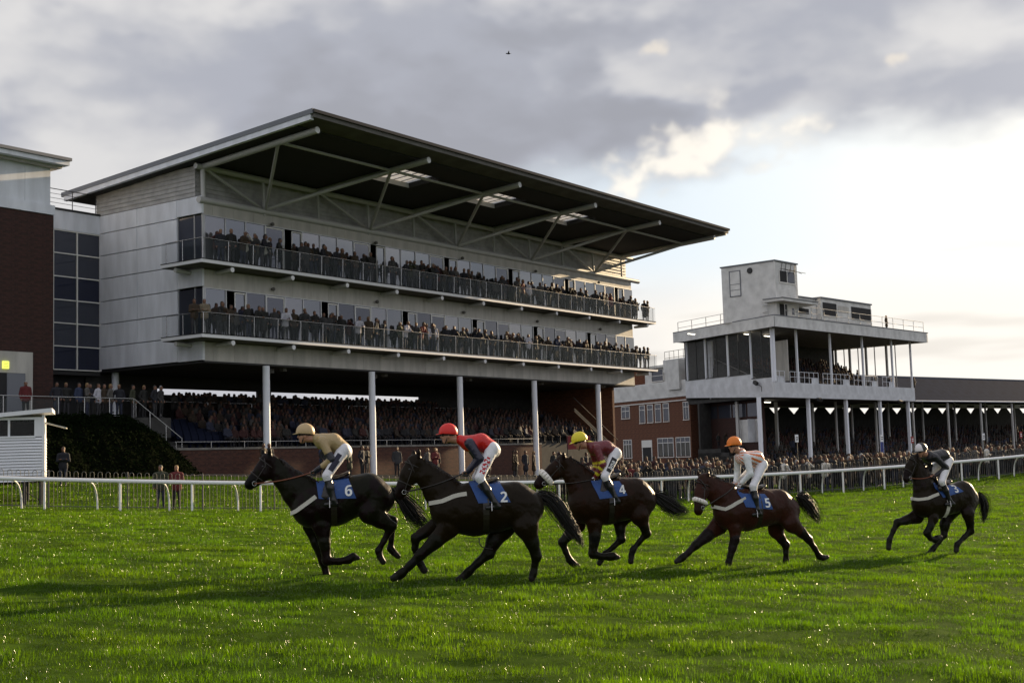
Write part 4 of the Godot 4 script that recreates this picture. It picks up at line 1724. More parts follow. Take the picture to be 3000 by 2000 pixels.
	bar("roof_deck", cx, x1 - 0.25, 0.0, 0.32, 3.2, 5.75, soff, roof)
	bar("eaves_soffit", x0 + 0.25, x1 - 0.25, 0.10, 0.30, 7.6, 9.0, mats["underside"], roof)
	bar("roof_covering", x0 + 0.05, lights[0], 0.325, 0.40, -10.9, 9.1, mats["roof front"], roof)
	bar("roof_covering", lights[2] + 4.2, x1 - 0.05, 0.325, 0.40, -10.9, 9.1, mats["roof front"], roof)
	bar("roof_covering", lights[0], lights[2] + 4.2, 0.325, 0.40, -10.9, 3.2, mats["roof metal"], roof)
	bar("roof_covering", lights[0], lights[2] + 4.2, 0.325, 0.40, 5.8, 9.1, mats["roof front"], roof)
	for k in 2:
		bar("roof_covering", lights[k] + 4.2, lights[k + 1], 0.325, 0.40, 3.2, 5.8, mats["roof metal"], roof)
	bar("fascia", x0, x1, 0.30, 0.46, 9.1, 9.22, mats["roof front"], roof)
	bar("fascia", x0 + 0.08, x1 - 0.08, 0.08, 0.298, 9.0, 9.1, mats["underside"], roof)
	for s in [x0, x1 - 0.14]:
		bar("fascia", s, s + 0.14, 0.27, 0.52, -11.0, 9.09, mats["roof metal"], roof)
		bar("fascia", s + (0.03 if s < 0.0 else -0.03), s + (0.25 if s < 0.0 else 0.11), 0.0, 0.268, -10.8, 8.9, mats["white panel"], roof)
	# seating under the stand
	for i in 9:
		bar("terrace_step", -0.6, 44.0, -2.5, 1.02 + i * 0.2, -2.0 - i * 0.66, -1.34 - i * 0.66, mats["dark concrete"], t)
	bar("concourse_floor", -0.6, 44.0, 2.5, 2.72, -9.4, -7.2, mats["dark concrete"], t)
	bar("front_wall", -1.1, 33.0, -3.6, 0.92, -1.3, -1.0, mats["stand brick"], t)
	bar("coping", -1.15, 33.0, 0.925, 1.04, -1.36, -0.94, mats["concrete"], t)
	rod("handrail", Vector3(-1.1, 1.36, -1.15), Vector3(33.0, 1.36, -1.15), 0.025, mats["steel post"], t, 6)
	var px := -1.0
	while px < 33.0:
		rod("rail_post", Vector3(px, 1.04, -1.15), Vector3(px, 1.36, -1.15), 0.02, mats["steel post"], t, 5)
		px += 2.4
	var seat := MB.new()
	seat.box(Vector3(0, 0.30, 0.02), Vector3(0.42, 0.05, 0.36))
	seat.box(Vector3(0, 0.53, -0.17), Vector3(0.42, 0.40, 0.05), Basis(Vector3.RIGHT, -0.15))
	seat.box(Vector3(0, 0.14, 0.0), Vector3(0.06, 0.28, 0.2))
	var sm := seat.mesh(mats["seat plastic"])
	for i in 6:
		for k in 46:
			var sx := 0.4 + k * 0.5
			if absf(sx - 11.5) < 0.6:
				continue
			put("seat", sm, t, Vector3(sx, 1.02 + i * 0.2, -1.72 - i * 0.66))
	# crush rail at the head of the seating, and what hangs above the crowd
	rod("handrail", Vector3(-0.6, 3.85, -7.25), Vector3(34.0, 3.85, -7.25), 0.028, mats["steel post"], t, 6)
	px = -0.5
	while px < 34.0:
		rod("rail_post", Vector3(px, 2.7, -7.25), Vector3(px, 3.85, -7.25), 0.022, mats["steel post"], t, 5)
		px += 1.77
	bar("bulkhead", 1.6, L, 4.76, 5.5, -9.35, -9.2, mats["soffit"], t)
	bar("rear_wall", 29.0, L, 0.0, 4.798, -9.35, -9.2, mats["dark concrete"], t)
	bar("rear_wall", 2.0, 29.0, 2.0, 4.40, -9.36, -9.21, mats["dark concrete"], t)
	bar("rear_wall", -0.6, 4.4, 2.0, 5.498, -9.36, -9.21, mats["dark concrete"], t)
	bar("rear_wall", -24.0, -0.3, 2.66, 5.28, -9.6, -9.4, mats["dark gap"], t)
	bar("rear_wall", 12.5, 13.7, 2.7, 4.798, -9.36, -9.21, mats["dark concrete"], t)
	# brick flank with the stair edge at the far end
	var b := MB.new()
	b.span(44.1, 44.4, -4.0, 5.48, -9.5, -1.4)
	part("flank_wall", b, mats["red brick"], t)
	var str_ := MB.new()
	str_.quad(Vector3(38.0, 3.4, -1.2), Vector3(44.0, 0.3, -1.2), Vector3(44.0, 0.6, -1.2), Vector3(38.0, 3.7, -1.2))
	for z in [-1.25]:
		str_.tube(Vector3(38.0, 3.6, z), Vector3(44.5, 0.25, z), 0.06, 0.06, 6)
		str_.tube(Vector3(38.0, 4.5, z), Vector3(44.5, 1.15, z), 0.03, 0.03, 6)
	part("stair_edge", str_, mats["dark concrete"], t)
	# handrail frame on steps before the wall
	var hr := thing("step_handrail", "thin white handrail frame on steps before the brick wall", "handrail", in_stand(2.2, 0, 1.2), STAND)
	for e in [[Vector3(0, -0.25, 0), Vector3(2.1, -0.25, 0)], [Vector3(0, -1.9, 0), Vector3(0, -0.25, 0)], [Vector3(1.05, -1.9, 0), Vector3(1.05, -0.25, 0)], [Vector3(2.1, -1.9, 0), Vector3(2.1, -0.25, 0)], [Vector3(0, -0.3, 0), Vector3(2.1, -1.5, 0)]]:
		rod("rail", e[0], e[1], 0.022, mats["white steel"], hr, 6)

func door_frame(g: Node3D, x0: float, x1: float, y0: float, y1: float) -> void:
	var b := MB.new()
	b.span(x0, x0 + 0.06, y0, y1, -0.042, -0.025)
	b.span(x1 - 0.06, x1, y0, y1, -0.042, -0.025)
	b.span(x0 + 0.06, x1 - 0.06, y1 - 0.07, y1, -0.042, -0.025)
	part("door_frame", b, mats["window frame"], g)

func make_left_side() -> void:
	# brick tower at the left edge of the picture
	var t := thing("brick_tower", "dark brick building with pale grey top storey at the left edge", "building", stand_at, STAND)
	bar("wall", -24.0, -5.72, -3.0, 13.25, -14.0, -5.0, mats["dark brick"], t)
	bar("parapet_band", -24.0, -5.68, 13.27, 13.77, -14.0, -4.93, mats["white panel"], t)
	var x := -5.9
	while x > -20.0:
		bar("upper_panel", x - 1.5, x - 0.015, 13.78, 15.7, -12.0, -5.0, mats["white panel"], t)
		x -= 1.5
	bar("roof", -24.0, -5.32, 15.82, 16.05, -14.0, -4.2, mats["white panel"], t)
	bar("roof_edge", -24.0, -5.24, 16.06, 16.22, -14.1, -4.1, mats["roof metal"], t)
	bar("eaves", -24.0, -5.5, 15.7, 15.815, -13.0, -4.6, mats["fascia panel"], t)
	bar("door_surround", -9.8, -7.05, 2.6, 6.03, -5.0, -4.80, mats["fascia panel"], t)
	bar("doorway", -9.7, -7.5, 2.62, 4.95, -4.79, -4.76, mats["dark gap"], t)
	bar("door", -8.55, -7.55, 2.64, 4.93, -4.75, -4.70, mats["roof metal"], t)
	var sg := bar("exit_sign", -8.78, -8.45, 5.15, 5.52, -4.79, -4.70, mats["lit sign"], t)
	for i in 4:
		bar("sign_lettering", -8.74, -8.49, 5.205 + i * 0.075, 5.225 + i * 0.075, -4.699, -4.695, mats["black steel"], sg)
	# glazed link
	var c := thing("glazed_link", "recessed link of dark glass panes between brick tower and grandstand", "building", stand_at, STAND)
	var ys := [5.58, 6.88, 8.16, 9.45, 10.75, 12.05, 13.33]
	var xs := [-5.7, -4.75, -3.2, -1.66, -0.12]
	for i in 6:
		for k in 4:
			var dark: bool = i == 0 or i == 3
			bar("window_pane", xs[k] + 0.035, xs[k + 1] - 0.035, ys[i] + 0.035, ys[i + 1] - 0.035, -8.66, -8.645, mats["blue glass" if dark else "dark glass"], c)
	for i in 7:
		bar("window_frame", -5.7, -0.1, ys[i] - 0.03, ys[i] + 0.03, -8.66, -8.58, mats["window frame"], c)
	for k in 5:
		bar("window_frame", xs[k] - 0.035, xs[k] + 0.035, ys[0], ys[6], -8.655, -8.57, mats["window frame"], c)
	bar("wall", -5.7, -0.1, 5.5, 13.3, -14.0, -8.9, mats["dark gap"], c)
	bar("parapet", -5.7, -0.02, 13.37, 14.44, -9.2, -8.56, mats["white panel"], c)
	bar("coping", -5.7, 0.0, 14.445, 14.55, -9.25, -8.5, mats["dark gap"], c)
	bar("roof", -5.7, -0.1, 13.37, 13.9, -14.0, -9.21, mats["dark concrete"], c)
	bar("floor", -5.7, -0.1, 5.3, 5.5, -14.0, -8.6, mats["soffit"], c)
	for y in [14.85, 15.10, 15.35, 15.62]:
		rod("roof_rail", Vector3(-5.7, y, -8.7), Vector3(-0.3, y, -8.7), 0.014 if y < 15.6 else 0.026, mats["black steel"], c, 5)
	for q in [-3.7, -1.9, -0.35]:
		rod("roof_rail_post", Vector3(q, 14.5, -8.7), Vector3(q, 15.62, -8.7), 0.025, mats["black steel"], c, 5)
	# terrace with its glass balustrade
	var e := thing("terrace", "raised terrace with glass balustrade in front of the brick tower", "terrace", stand_at, STAND)
	bar("terrace_floor", -24.0, -0.7, 1.6, 2.66, -16.0, -1.9, mats["dark concrete"], e)
	var q := -24.0
	while q < -2.9:
		rod("balustrade_post", Vector3(q, 2.66, -2.05), Vector3(q, 3.62, -2.05), 0.022, mats["steel post"], e, 6)
		if q + 1.5 < -7.0:
			bar("balustrade_glass", q + 0.04, q + 1.46, 2.75, 3.52, -2.06, -2.045, mats["balcony glass"], e)
		q += 1.5
	rod("handrail", Vector3(-24.0, 3.64, -2.05), Vector3(-3.0, 3.64, -2.05), 0.026, mats["steel post"], e, 6)
	rod("handrail", Vector3(-3.0, 3.64, -2.05), Vector3(-0.4, 1.55, -1.4), 0.026, mats["steel post"], e, 6)
	for k in 4:
		var s := k / 3.0
		rod("balustrade_post", Vector3(lerpf(-3.0, -0.4, s), lerpf(2.6, 0.5, s), lerpf(-2.05, -1.4, s)), Vector3(lerpf(-3.0, -0.4, s), lerpf(3.64, 1.55, s), lerpf(-2.05, -1.4, s)), 0.022, mats["steel post"], e, 6)
	# ivy bank below the terrace
	var iv := thing("ivy_bank", "steep dark bank of ivy below the terrace, behind the white hut", "hedge", stand_at, STAND)
	var m := MB.new()
	var bank := FastNoiseLite.new()
	bank.seed = 4
	bank.frequency = 0.5
	var pt := func(u: float, v: float) -> Vector3:
		var xx := lerpf(-26.0, -1.2, u)
		var slope := smoothstep(0.0, 1.0, v)
		var crest := 2.72 - 1.9 * smoothstep(-4.2, -0.6, xx) 
		return Vector3(xx + 0.9 * (1.0 - v) * smoothstep(0.7, 1.0, u), lerpf(-2.8, crest, pow(slope, 0.8)) + 0.22 * bank.get_noise_2d(xx * 2.0, v * 7.0), lerpf(3.2, -1.75, v) + 0.3 * bank.get_noise_2d(xx * 2.0 + 30.0, v * 7.0))
	for i in 60:
		for k in 16:
			m.quad(pt.call(i / 60.0, k / 16.0), pt.call((i + 1) / 60.0, k / 16.0), pt.call((i + 1) / 60.0, (k + 1) / 16.0), pt.call(i / 60.0, (k + 1) / 16.0))
	part("bank_earth", m, mat("earth", lin(0.004, 0.005, 0.003), 1.0), iv)
	mats["earth"].metallic_specular = 0.02
	var leaf := MB.new()
	leaf.quad(Vector3(-0.05, 0, 0), Vector3(0.0, -0.07, 0.01), Vector3(0.05, 0, 0), Vector3(0.0, 0.06, 0.012))
	var lm := tinted("ivy leaf", 0.9)
	lm.metallic_specular = 0.06
	lm.albedo_color = lin(0.0045, 0.008, 0.003)
	var mm := MultiMesh.new()
	mm.transform_format = MultiMesh.TRANSFORM_3D
	mm.use_colors = true
	mm.mesh = leaf.mesh(lm)
	mm.instance_count = 26000
	var r := RandomNumberGenerator.new()
	r.seed = 8
	for i in 26000:
		var p: Vector3 = pt.call(r.randf_range(0.3, 1.0), r.randf())
		p += Vector3(r.randfn(0, 0.06), r.randfn(0, 0.06), r.randf_range(0.0, 0.16))
		var bb := Basis.from_euler(Vector3(r.randfn(-0.5, 0.5), r.randfn(0, 0.6), r.randf() * TAU)).scaled(Vector3.ONE * r.randf_range(0.6, 1.2))
		mm.set_instance_transform(i, Transform3D(bb, p))
		var g := r.randf_range(0.45, 1.3)
		mm.set_instance_color(i, Color(g, g, g * r.randf_range(0.6, 1.0)))
	var o := MultiMeshInstance3D.new()
	o.name = "ivy_leaves"
	o.multimesh = mm
	iv.add_child(o)
	o.set_meta("kind", "stuff")

func make_hut() -> void:
	# judge's hut on legs at the left edge, turned a little to the right
	var at := Vector3(-19.7, 0, -50.2)
	at.y = height(at.x, 50.2)
	var t := thing("white_hut", "small white boarded hut on black legs beside the rail", "hut", at, 0.30)
	var w := 1.30
	var y0 := 0.85
	var y1 := 3.45
	var hb: Material = mats["hut board"]
	for i in 15:
		var y := y0 + i * 0.115
		var b := MB.new()
		b.quad(Vector3(-w, y, 0.075), Vector3(w, y, 0.075), Vector3(w, y + 0.097, 0.035), Vector3(-w, y + 0.097, 0.035))
		b.quad(Vector3(-w, y, 0.0), Vector3(w, y, 0.0), Vector3(w, y, 0.075), Vector3(-w, y, 0.075))
		part("weather_board", b, hb, t)
		var c := MB.new()
		c.quad(Vector3(w + 0.03, y, 0.0), Vector3(w + 0.03, y, -2.0), Vector3(w, y + 0.118, -2.0), Vector3(w, y + 0.118, 0.0))
		part("weather_board", c, hb, t)
	bar("wall", -w, w - 0.01, y0, y0 + 1.62, -2.0, -0.02, mats["soffit"], t)
	bar("corner_board", w - 0.06, w + 0.045, y0, y1 - 0.02, -0.04, 0.06, hb, t)
	# front above the boards, round the window
	var sill := y0 + 1.74
	bar("window_surround", w - 0.34, w - 0.06, sill, y1 - 0.10, -0.06, 0.04, hb, t)
	bar("window_surround", -w, w - 2.20, sill, y1 - 0.25, -0.06, 0.04, hb, t)
	bar("window_surround", w - 2.20, w - 0.34, sill + 0.66, y1 - 0.10, -0.06, 0.03, hb, t)
	bar("window_sill", w - 2.24, w - 0.30, sill - 0.04, sill + 0.03, -0.05, 0.09, hb, t)
	bar("glazing_bar", w - 1.31, w - 1.23, sill + 0.03, sill + 0.66, -0.03, 0.035, hb, t)
	bar("window", w - 2.18, w - 1.32, sill + 0.03, sill + 0.65, -0.02, -0.01, mats["clear glass"], t)
	bar("window", w - 1.22, w - 0.35, sill + 0.03, sill + 0.65, -0.02, -0.01, mats["clear glass"], t)
	bar("wall", -w, w, y0, y1 - 0.2, -2.05, -2.0, mats["soffit"], t)
	bar("lining", w - 0.09, w - 0.05, y0 + 1.6, y1 - 0.15, -1.98, -0.1, mats["soffit"], t)
	bar("lining", -w + 0.05, -w + 0.09, y0 + 1.6, y1 - 0.35, -1.98, -0.1, mats["soffit"], t)
	bar("floor", -w + 0.1, w - 0.1, y0, y0 + 0.1, -1.98, -0.03, mats["soffit"], t)
	bar("wall", w - 0.04, w, y0 + 1.62, y1 - 0.1, -2.0, -0.07, hb, t)
	bar("wall", -w, -w + 0.04, y0 + 1.62, y1 - 0.3, -2.0, -0.07, hb, t)
	var roof := MB.new()
	roof.box(Vector3(0.08, y1 + 0.02, -0.95), Vector3(3.1, 0.16, 2.5), Basis(Vector3.BACK, 0.085))
	part("roof", roof, hb, t)
	var flap := MB.new()
	flap.box(Vector3(w + 0.42, y1 - 0.42, -0.9), Vector3(0.85, 0.04, 1.2), Basis(Vector3.BACK, -0.28))
	part("shutter", flap, mats["fascia panel"], t)
	for x in [-w + 0.1, 0.6, w - 0.1]:
		for z in [-0.1, -1.9]:
			bar("leg", x - 0.07, x + 0.07, -0.3, y0, z - 0.07, z + 0.07, mats["black steel"], t)
	rod("brace", Vector3(w - 1.4, 0.9, -0.1), Vector3(w - 0.1, 0.1, -0.1), 0.02, mats["black steel"], t, 5)

# ------------------------------------------------------------------ the old stand with its commentary tower
const OLD := 0.8378
var old_at := Vector3(26.352, EYE, -130.0)

func in_old(s: float, y: float, z: float) -> Vector3:
	return old_at + Basis(Vector3.UP, OLD) * Vector3(s, y, z)

func boards(called: String, x0: float, x1: float, y0: float, y1: float, z: float, pitch: float, m: Material, parent: Node) -> MeshInstance3D:
	# overlapping boards too fine to pick apart one by one
	var b := MB.new()
	var y := y0
	while y < y1 - 0.01:
		var h := minf(pitch, y1 - y)
		b.quad(Vector3(x0, y, z + 0.03), Vector3(x1, y, z + 0.03), Vector3(x1, y + h, z), Vector3(x0, y + h, z))
		b.quad(Vector3(x0, y, z), Vector3(x1, y, z), Vector3(x1, y, z + 0.03), Vector3(x0, y, z + 0.03))
		y += pitch
	var o := part(called, b, m, parent)
	o.set_meta("kind", "stuff")
	return o

func make_old_stand() -> void:
	var t := thing("old_grandstand", "older white two storey viewing stand with a boarded commentary box on its roof", "grandstand", old_at, OLD)
	var board: Material = mats["old white board"]
	var render: Material = mats["old white render"]
	var alu: Material = mats["white steel"]
	var wing := Transform3D(Basis(Vector3(-0.367, 0, 0.930), Vector3.UP, Vector3(-0.930, 0, -0.367)), Vector3.ZERO)
	# front parapet band and floor
	bar("parapet_wall", 0.02, 32.2, 5.30, 6.86, -0.3, 0.0, render, t)
	var df := MB.new()
	df.prism(PackedVector2Array([Vector2(0.45, -0.31), Vector2(33.0, -0.31), Vector2(33.0, -14.7), Vector2(6.1, -14.7)]), 0.0, 0.35)
	part("deck_floor", df, mats["dark concrete"], t).transform = Transform3D(Basis(Vector3.RIGHT, PI / 2), Vector3(0, 5.7, 0))
	var b := MB.new()
	b.prism(PackedVector2Array([Vector2(-15.9, 6.09), Vector2(0, 5.30), Vector2(0, 7.33), Vector2(-3.85, 7.36), Vector2(-3.85, 7.88), Vector2(-15.9, 8.0)]), -0.25, 0.0)
	part("wing_wall", b, render, t).transform = wing
	# glass of the wing: four bays
	var bays := [[-15.45, -12.0, 8.0], [-11.88, -7.9, 7.97], [-7.78, -4.2, 7.93], [-3.75, -0.1, 7.4]]
	for e in bays:
		var half: float = (e[0] + e[1]) / 2.0
		for q in [[e[0], half - 0.04], [half + 0.04, e[1]]]:
			bar("window_pane", q[0], q[1], e[2] + 0.03, 12.2, -0.12, -0.10, mats["clear glass"], t).transform = wing
		bar("glazing_bar", half - 0.05, half + 0.05, e[2] + 0.03, 12.2, -0.15, -0.05, mats["black steel"], t).transform = wing
		bar("window_frame", e[0] - 0.12, e[0] - 0.005, e[2] - 0.02, 12.3, -0.2, 0.01, alu, t).transform = wing
		bar("window_sill", e[0], e[1], e[2] - 0.05, e[2] + 0.028, -0.2, 0.03, mats["black steel"], t).transform = wing
	bar("window_frame", -0.09, 0.12, 6.9, 12.28, -0.22, 0.02, alu, t).transform = wing
	bar("partition", -15.5, -12.6, 5.7, 12.2, -1.6, -1.4, render, t).transform = wing
	bar("partition", -3.4, -0.6, 7.0, 11.2, -2.4, -2.3, mats["fascia panel"], t).transform = wing
	# roof slab with boarded fascia
	var f := MB.new()
	f.prism(PackedVector2Array([Vector2(-1.4, 1.15), Vector2(34.0, 1.15), Vector2(34.0, -15.7), Vector2(5.32, -15.7)]), 0.0, 0.95)
	var rf := part("roof", f, mats["underside"], t)
	rf.transform = Transform3D(Basis(Vector3.RIGHT, PI / 2), Vector3(0, 13.33, 0))
	boards("fascia", -1.43, 34.0, 12.30, 13.42, 1.17, 0.10, board, t)
	var wf := boards("fascia", -18.2, 0.0, 12.30, 13.42, 0.02, 0.10, board, t)
	wf.transform = Transform3D(wing.basis, Vector3(-1.43, 0, 1.17))
	bar("coping", -1.45, 34.1, 13.425, 13.50, 1.0, 1.24, mats["roof metal"], t)
	bar("coping", -18.2, -0.05, 13.425, 13.50, -0.15, 0.06, mats["roof metal"], t).transform = wf.transform
	boards("fascia", -1.15, 16.0, 12.30, 13.42, 34.03, 0.10, board, t).transform = Transform3D(Basis(Vector3.UP, PI / 2), Vector3(0, 0, 0.0))
	# posts of the upper deck
	for x in [0.05, 5.0, 12.2, 19.6, 26.9, 31.9]:
		bar("post", x - 0.10, x + 0.10, 6.86, 12.38, -0.25, -0.05, alu, t)
	for z in [-3.9, -6.6, -8.8, -10.7]:
		bar("post", 33.2, 33.45, 5.7, 12.38, z - 0.12, z + 0.12, mats["beam steel"], t)
		bar("post", 33.28, 33.36, 5.7, 12.38, z + 1.1, z + 1.2, mats["beam steel"], t)
	bar("back_wall", 6.2, 33.4, 5.7, 12.38, -15.0, -11.0, mats["dark concrete"], t)
	# rake of the upper deck
	for i in 8:
		bar("terrace_step", 5.0 + i * 0.1, 32.9, 5.7, 6.6 + i * 0.42, -10.9, -2.2 - i * 1.05, mats["dark concrete"], t)
	var sl := MB.new()
	sl.prism(PackedVector2Array([Vector2(-12.5, 8.0), Vector2(-1.8, 8.0), Vector2(-1.8, 7.1), Vector2(-3.0, 7.0), Vector2(-12.5, 10.4)]), -1.2, -1.1)
	part("stair_wall", sl, mats["fascia panel"], t).transform = wing
	# rails of the upper deck, in separate lengths
	for e in [[0.3, 2.3], [3.4, 9.3], [10.3, 16.2], [17.3, 23.0], [24.2, 27.3]]:
		var m := MB.new()
		var x: float = e[0]
		while x < e[1] + 0.05:
			m.tube(Vector3(x, 6.87, -0.15), Vector3(x, 8.0, -0.15), 0.028, 0.028, 5)
			x += (e[1] - e[0]) / maxf(1.0, round((e[1] - e[0]) / 1.0))
		m.tube(Vector3(e[0], 8.0, -0.15), Vector3(e[1], 8.0, -0.15), 0.03, 0.03, 5)
		m.tube(Vector3(e[0], 7.45, -0.15), Vector3(e[1], 7.45, -0.15), 0.025, 0.025, 5)
		part("deck_rail", m, alu, t)
		bar("rail_panel", e[1] - 1.4, e[1] - 0.05, 6.87, 7.42, -0.20, -0.17, render, t)
	# floodlights on brackets
	for x in [8.5, 27.5]:
		var m := MB.new()
		m.box(Vector3(x, 5.15, 0.35), Vector3(0.7, 0.3, 0.35), Basis(Vector3.RIGHT, 0.5))
		m.tube(Vector3(x, 5.15, 0.3), Vector3(x - 0.1, 5.35, -0.05), 0.04, 0.04, 5)
		part("floodlight", m, mats["black steel"], t)
	var wl := MB.new()
	wl.box(Vector3(-2.5, 6.9, 0.45), Vector3(0.55, 0.35, 0.3), Basis(Vector3.BACK, -0.5))
	wl.tube(Vector3(-2.4, 6.8, 0.4), Vector3(-2.1, 6.5, 0.03), 0.035, 0.035, 5)
	wl.tube(Vector3(-2.1, 6.5, 0.04), Vector3(-2.1, 6.0, 0.04), 0.03, 0.03, 5)
	part("floodlight", wl, mats["black steel"], t).transform = wing
	# commentary box
	var tw := MB.new()
	tw.span(1.1, 5.6, 13.4, 19.25, -6.4, -0.03)
	var box := part("commentary_box", tw, board, t)
	boards("box_boards", 1.1, 5.6, 13.45, 19.2, 0.0, 0.16, board, box)
	var side := boards("box_boards", -6.37, 0.0, 13.45, 19.2, 0.005, 0.16, board, box)
	side.transform = Transform3D(Basis(Vector3.UP, -PI / 2), Vector3(1.09, 0, 0))
	bar("box_roof", 0.98, 5.72, 19.26, 19.40, -6.5, 0.12, mats["roof metal"], box)
	bar("corner_board", 1.02, 1.14, 13.45, 19.25, -0.06, 0.06, board, box)
	var w := bar("window", 1.95, 4.95, 17.2, 18.35, 0.035, 0.05, mats["dark gap"], box)
	bar("window_pane", 3.5, 4.85, 17.25, 18.3, 0.055, 0.065, mats["dark glass"], w)
	for e in [[1.85, 5.05, 17.08, 17.2], [1.85, 1.95, 17.2, 18.4], [4.95, 5.05, 17.2, 18.4], [3.40, 3.48, 17.2, 18.35]]:
		bar("window_frame", e[0], e[1], e[2], e[3], 0.035, 0.085, mats["window frame"], w)
	var br := MB.new()
	for e in [[2.2, 18.3], [3.0, 18.3], [4.0, 18.3], [4.8, 18.2]]:
		br.tube(Vector3(e[0], e[1], 0.1), Vector3(e[0] + 0.3, 19.2, 0.1), 0.03, 0.03, 5)
		br.tube(Vector3(e[0], e[1] - 0.05, 1.0), Vector3(e[0], 18.6, 0.06), 0.03, 0.03, 5)
	br.tube(Vector3(1.9, 18.25, 1.0), Vector3(5.6, 18.25, 1.0), 0.03, 0.03, 5)
	part("window_bracket", br, mats["black steel"], box)
	var dr := MB.new()
	dr.span(-5.35, -4.1, 16.15, 18.75, 0.04, 0.06)
	var door := part("hatch", dr, board, box)
	door.transform = side.transform
	var fr := MB.new()
	for e in [[-5.42, -5.32, 16.1, 18.8], [-4.13, -4.03, 16.1, 18.8], [-5.42, -4.03, 18.72, 18.8], [-5.42, -4.03, 16.08, 16.16], [-5.3, -4.1, 17.35, 17.4], [-5.3, -4.1, 16.75, 16.8]]:
		fr.span(e[0], e[1], e[2], e[3], 0.04, 0.09)
	part("hatch_frame", fr, mats["roof metal"], box).transform = side.transform
	var vt := MB.new()
	vt.tube(Vector3(-2.9, 18.6, 0.03), Vector3(-2.9, 18.6, 0.13), 0.33, 0.30, 20)
	part("round_vent", vt, mats["black steel"], box).transform = side.transform
	# canopy, lower room and long annexe
	bar("canopy", 0.2, 7.5, 15.02, 15.28, -1.0, 1.25, board, box)
	bar("canopy_edge", 0.12, 7.6, 15.285, 15.36, -1.0, 1.33, mats["roof metal"], box)
	bar("low_window", 1.7, 3.1, 13.7, 14.9, 0.035, 0.05, mats["dark gap"], box)
	bar("low_door", 3.25, 4.8, 13.6, 14.85, 0.035, 0.06, mats["window frame"], box)
	bar("door_pane", 4.1, 4.6, 13.9, 14.6, 0.062, 0.07, mats["dark glass"], box)
	bar("annexe_wall", 5.6, 10.4, 13.4, 16.0, -5.5, -0.6, board, t)
	boards("annexe_boards", 5.62, 10.4, 13.45, 15.95, -0.58, 0.16, board, t)
	bar("annexe_roof", 5.6, 10.4, 16.01, 16.14, -5.6, -0.45, mats["roof metal"], t)
	bar("window", 6.5, 8.7, 14.3, 14.85, -0.545, -0.53, mats["dark gap"], t)
	var an := MB.new()
	an.span(10.45, 22.1, 13.4, 16.1, -5.0, -0.05)
	var ax := part("annexe", an, board, t)
	boards("annexe_boards", 10.45, 22.1, 13.45, 14.1, -0.02, 0.16, board, ax)
	bar("annexe_roof", 10.35, 22.2, 16.11, 16.26, -5.1, 0.08, mats["roof metal"], ax)
	var d0 := bar("window", 10.85, 13.85, 14.25, 15.7, -0.02, -0.005, mats["dark gap"], ax)
	bar("window", 14.25, 16.7, 14.85, 15.55, -0.02, -0.005, mats["fascia panel"], ax)
	var d1 := bar("window", 17.3, 21.9, 14.3, 15.65, -0.02, -0.005, mats["dark gap"], ax)
	for e in [[d0, 10.85, 13.85, 14.25, 15.7], [d1, 17.3, 21.9, 14.3, 15.65]]:
		bar("window_frame", e[1], e[2], e[3] - 0.08, e[3], -0.03, 0.05, mats["window frame"], e[0])
		bar("window_frame", e[2], e[2] + 0.08, e[3] - 0.08, e[4], -0.03, 0.05, mats["window frame"], e[0])
	# roof rails
	for e in [[1.2, 33.6, 0.9]]:
		for y in [14.1, 14.75]:
			rod("roof_rail", Vector3(e[0], y, e[2]), Vector3(e[1], y, e[2]), 0.028, mats["beam steel"], t, 5)
		var x: float = e[0]
		while x < e[1] + 0.1:
			rod("rail_post", Vector3(x, 13.4, e[2]), Vector3(x, 14.75, e[2]), 0.032, mats["beam steel"], t, 5)
			x += 2.7
	for y in [14.1, 14.75]:
		rod("roof_rail", Vector3(-17.5, y, -0.4), Vector3(-1.0, y, -0.4), 0.028, mats["beam steel"], t, 5).transform = wing
	for k in 7:
		rod("rail_post", Vector3(-17.5 + k * 2.75, 13.4, -0.4), Vector3(-17.5 + k * 2.75, 14.75, -0.4), 0.04, mats["beam steel"], t, 5).transform = wing
	# undercroft
	for x in [-2.4, 7.4, 15.7, 23.8, 31.1]:
		bar("column", x - 0.16, x + 0.16, -5.0, 5.30, -0.62, -0.30, mats["white steel"], t)
	for x in [4.0, 12.0, 20.0, 28.0]:
		bar("column", x - 0.14, x + 0.14, -5.0, 5.30, -7.2, -6.9, mats["beam steel"], t)
	bar("undercroft_wall", 4.2, 13.5, -5.0, 5.30, -12.2, -12.0, mats["dark concrete"], t)
	var uw := MB.new()
	uw.span(-15.9, -4.3, -3.6, 5.4, -1.9, -1.6)
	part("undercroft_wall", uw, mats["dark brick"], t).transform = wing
	boards("undercroft_boards", -8.6, -4.3, 0.9, 3.3, -1.55, 0.16, board, t).transform = wing
	boards("undercroft_boards", -3.4, -0.9, 0.9, 3.3, 0.0, 0.16, render, t).transform = Transform3D(Basis.IDENTITY, Vector3(5.4, 0, -4.6))
	for k in 4:
		bar("window", -14.6 + k * 2.6, -12.3 + k * 2.6, 3.6, 5.0, -1.595, -1.57, mats["dark glass"], t).transform = wing
	for i in 7:
		bar("terrace_step", 3.5, 60.0, -6.0, -2.2 + i * 0.42, -11.9, -3.0 - i * 1.0, mats["dark concrete"], t)
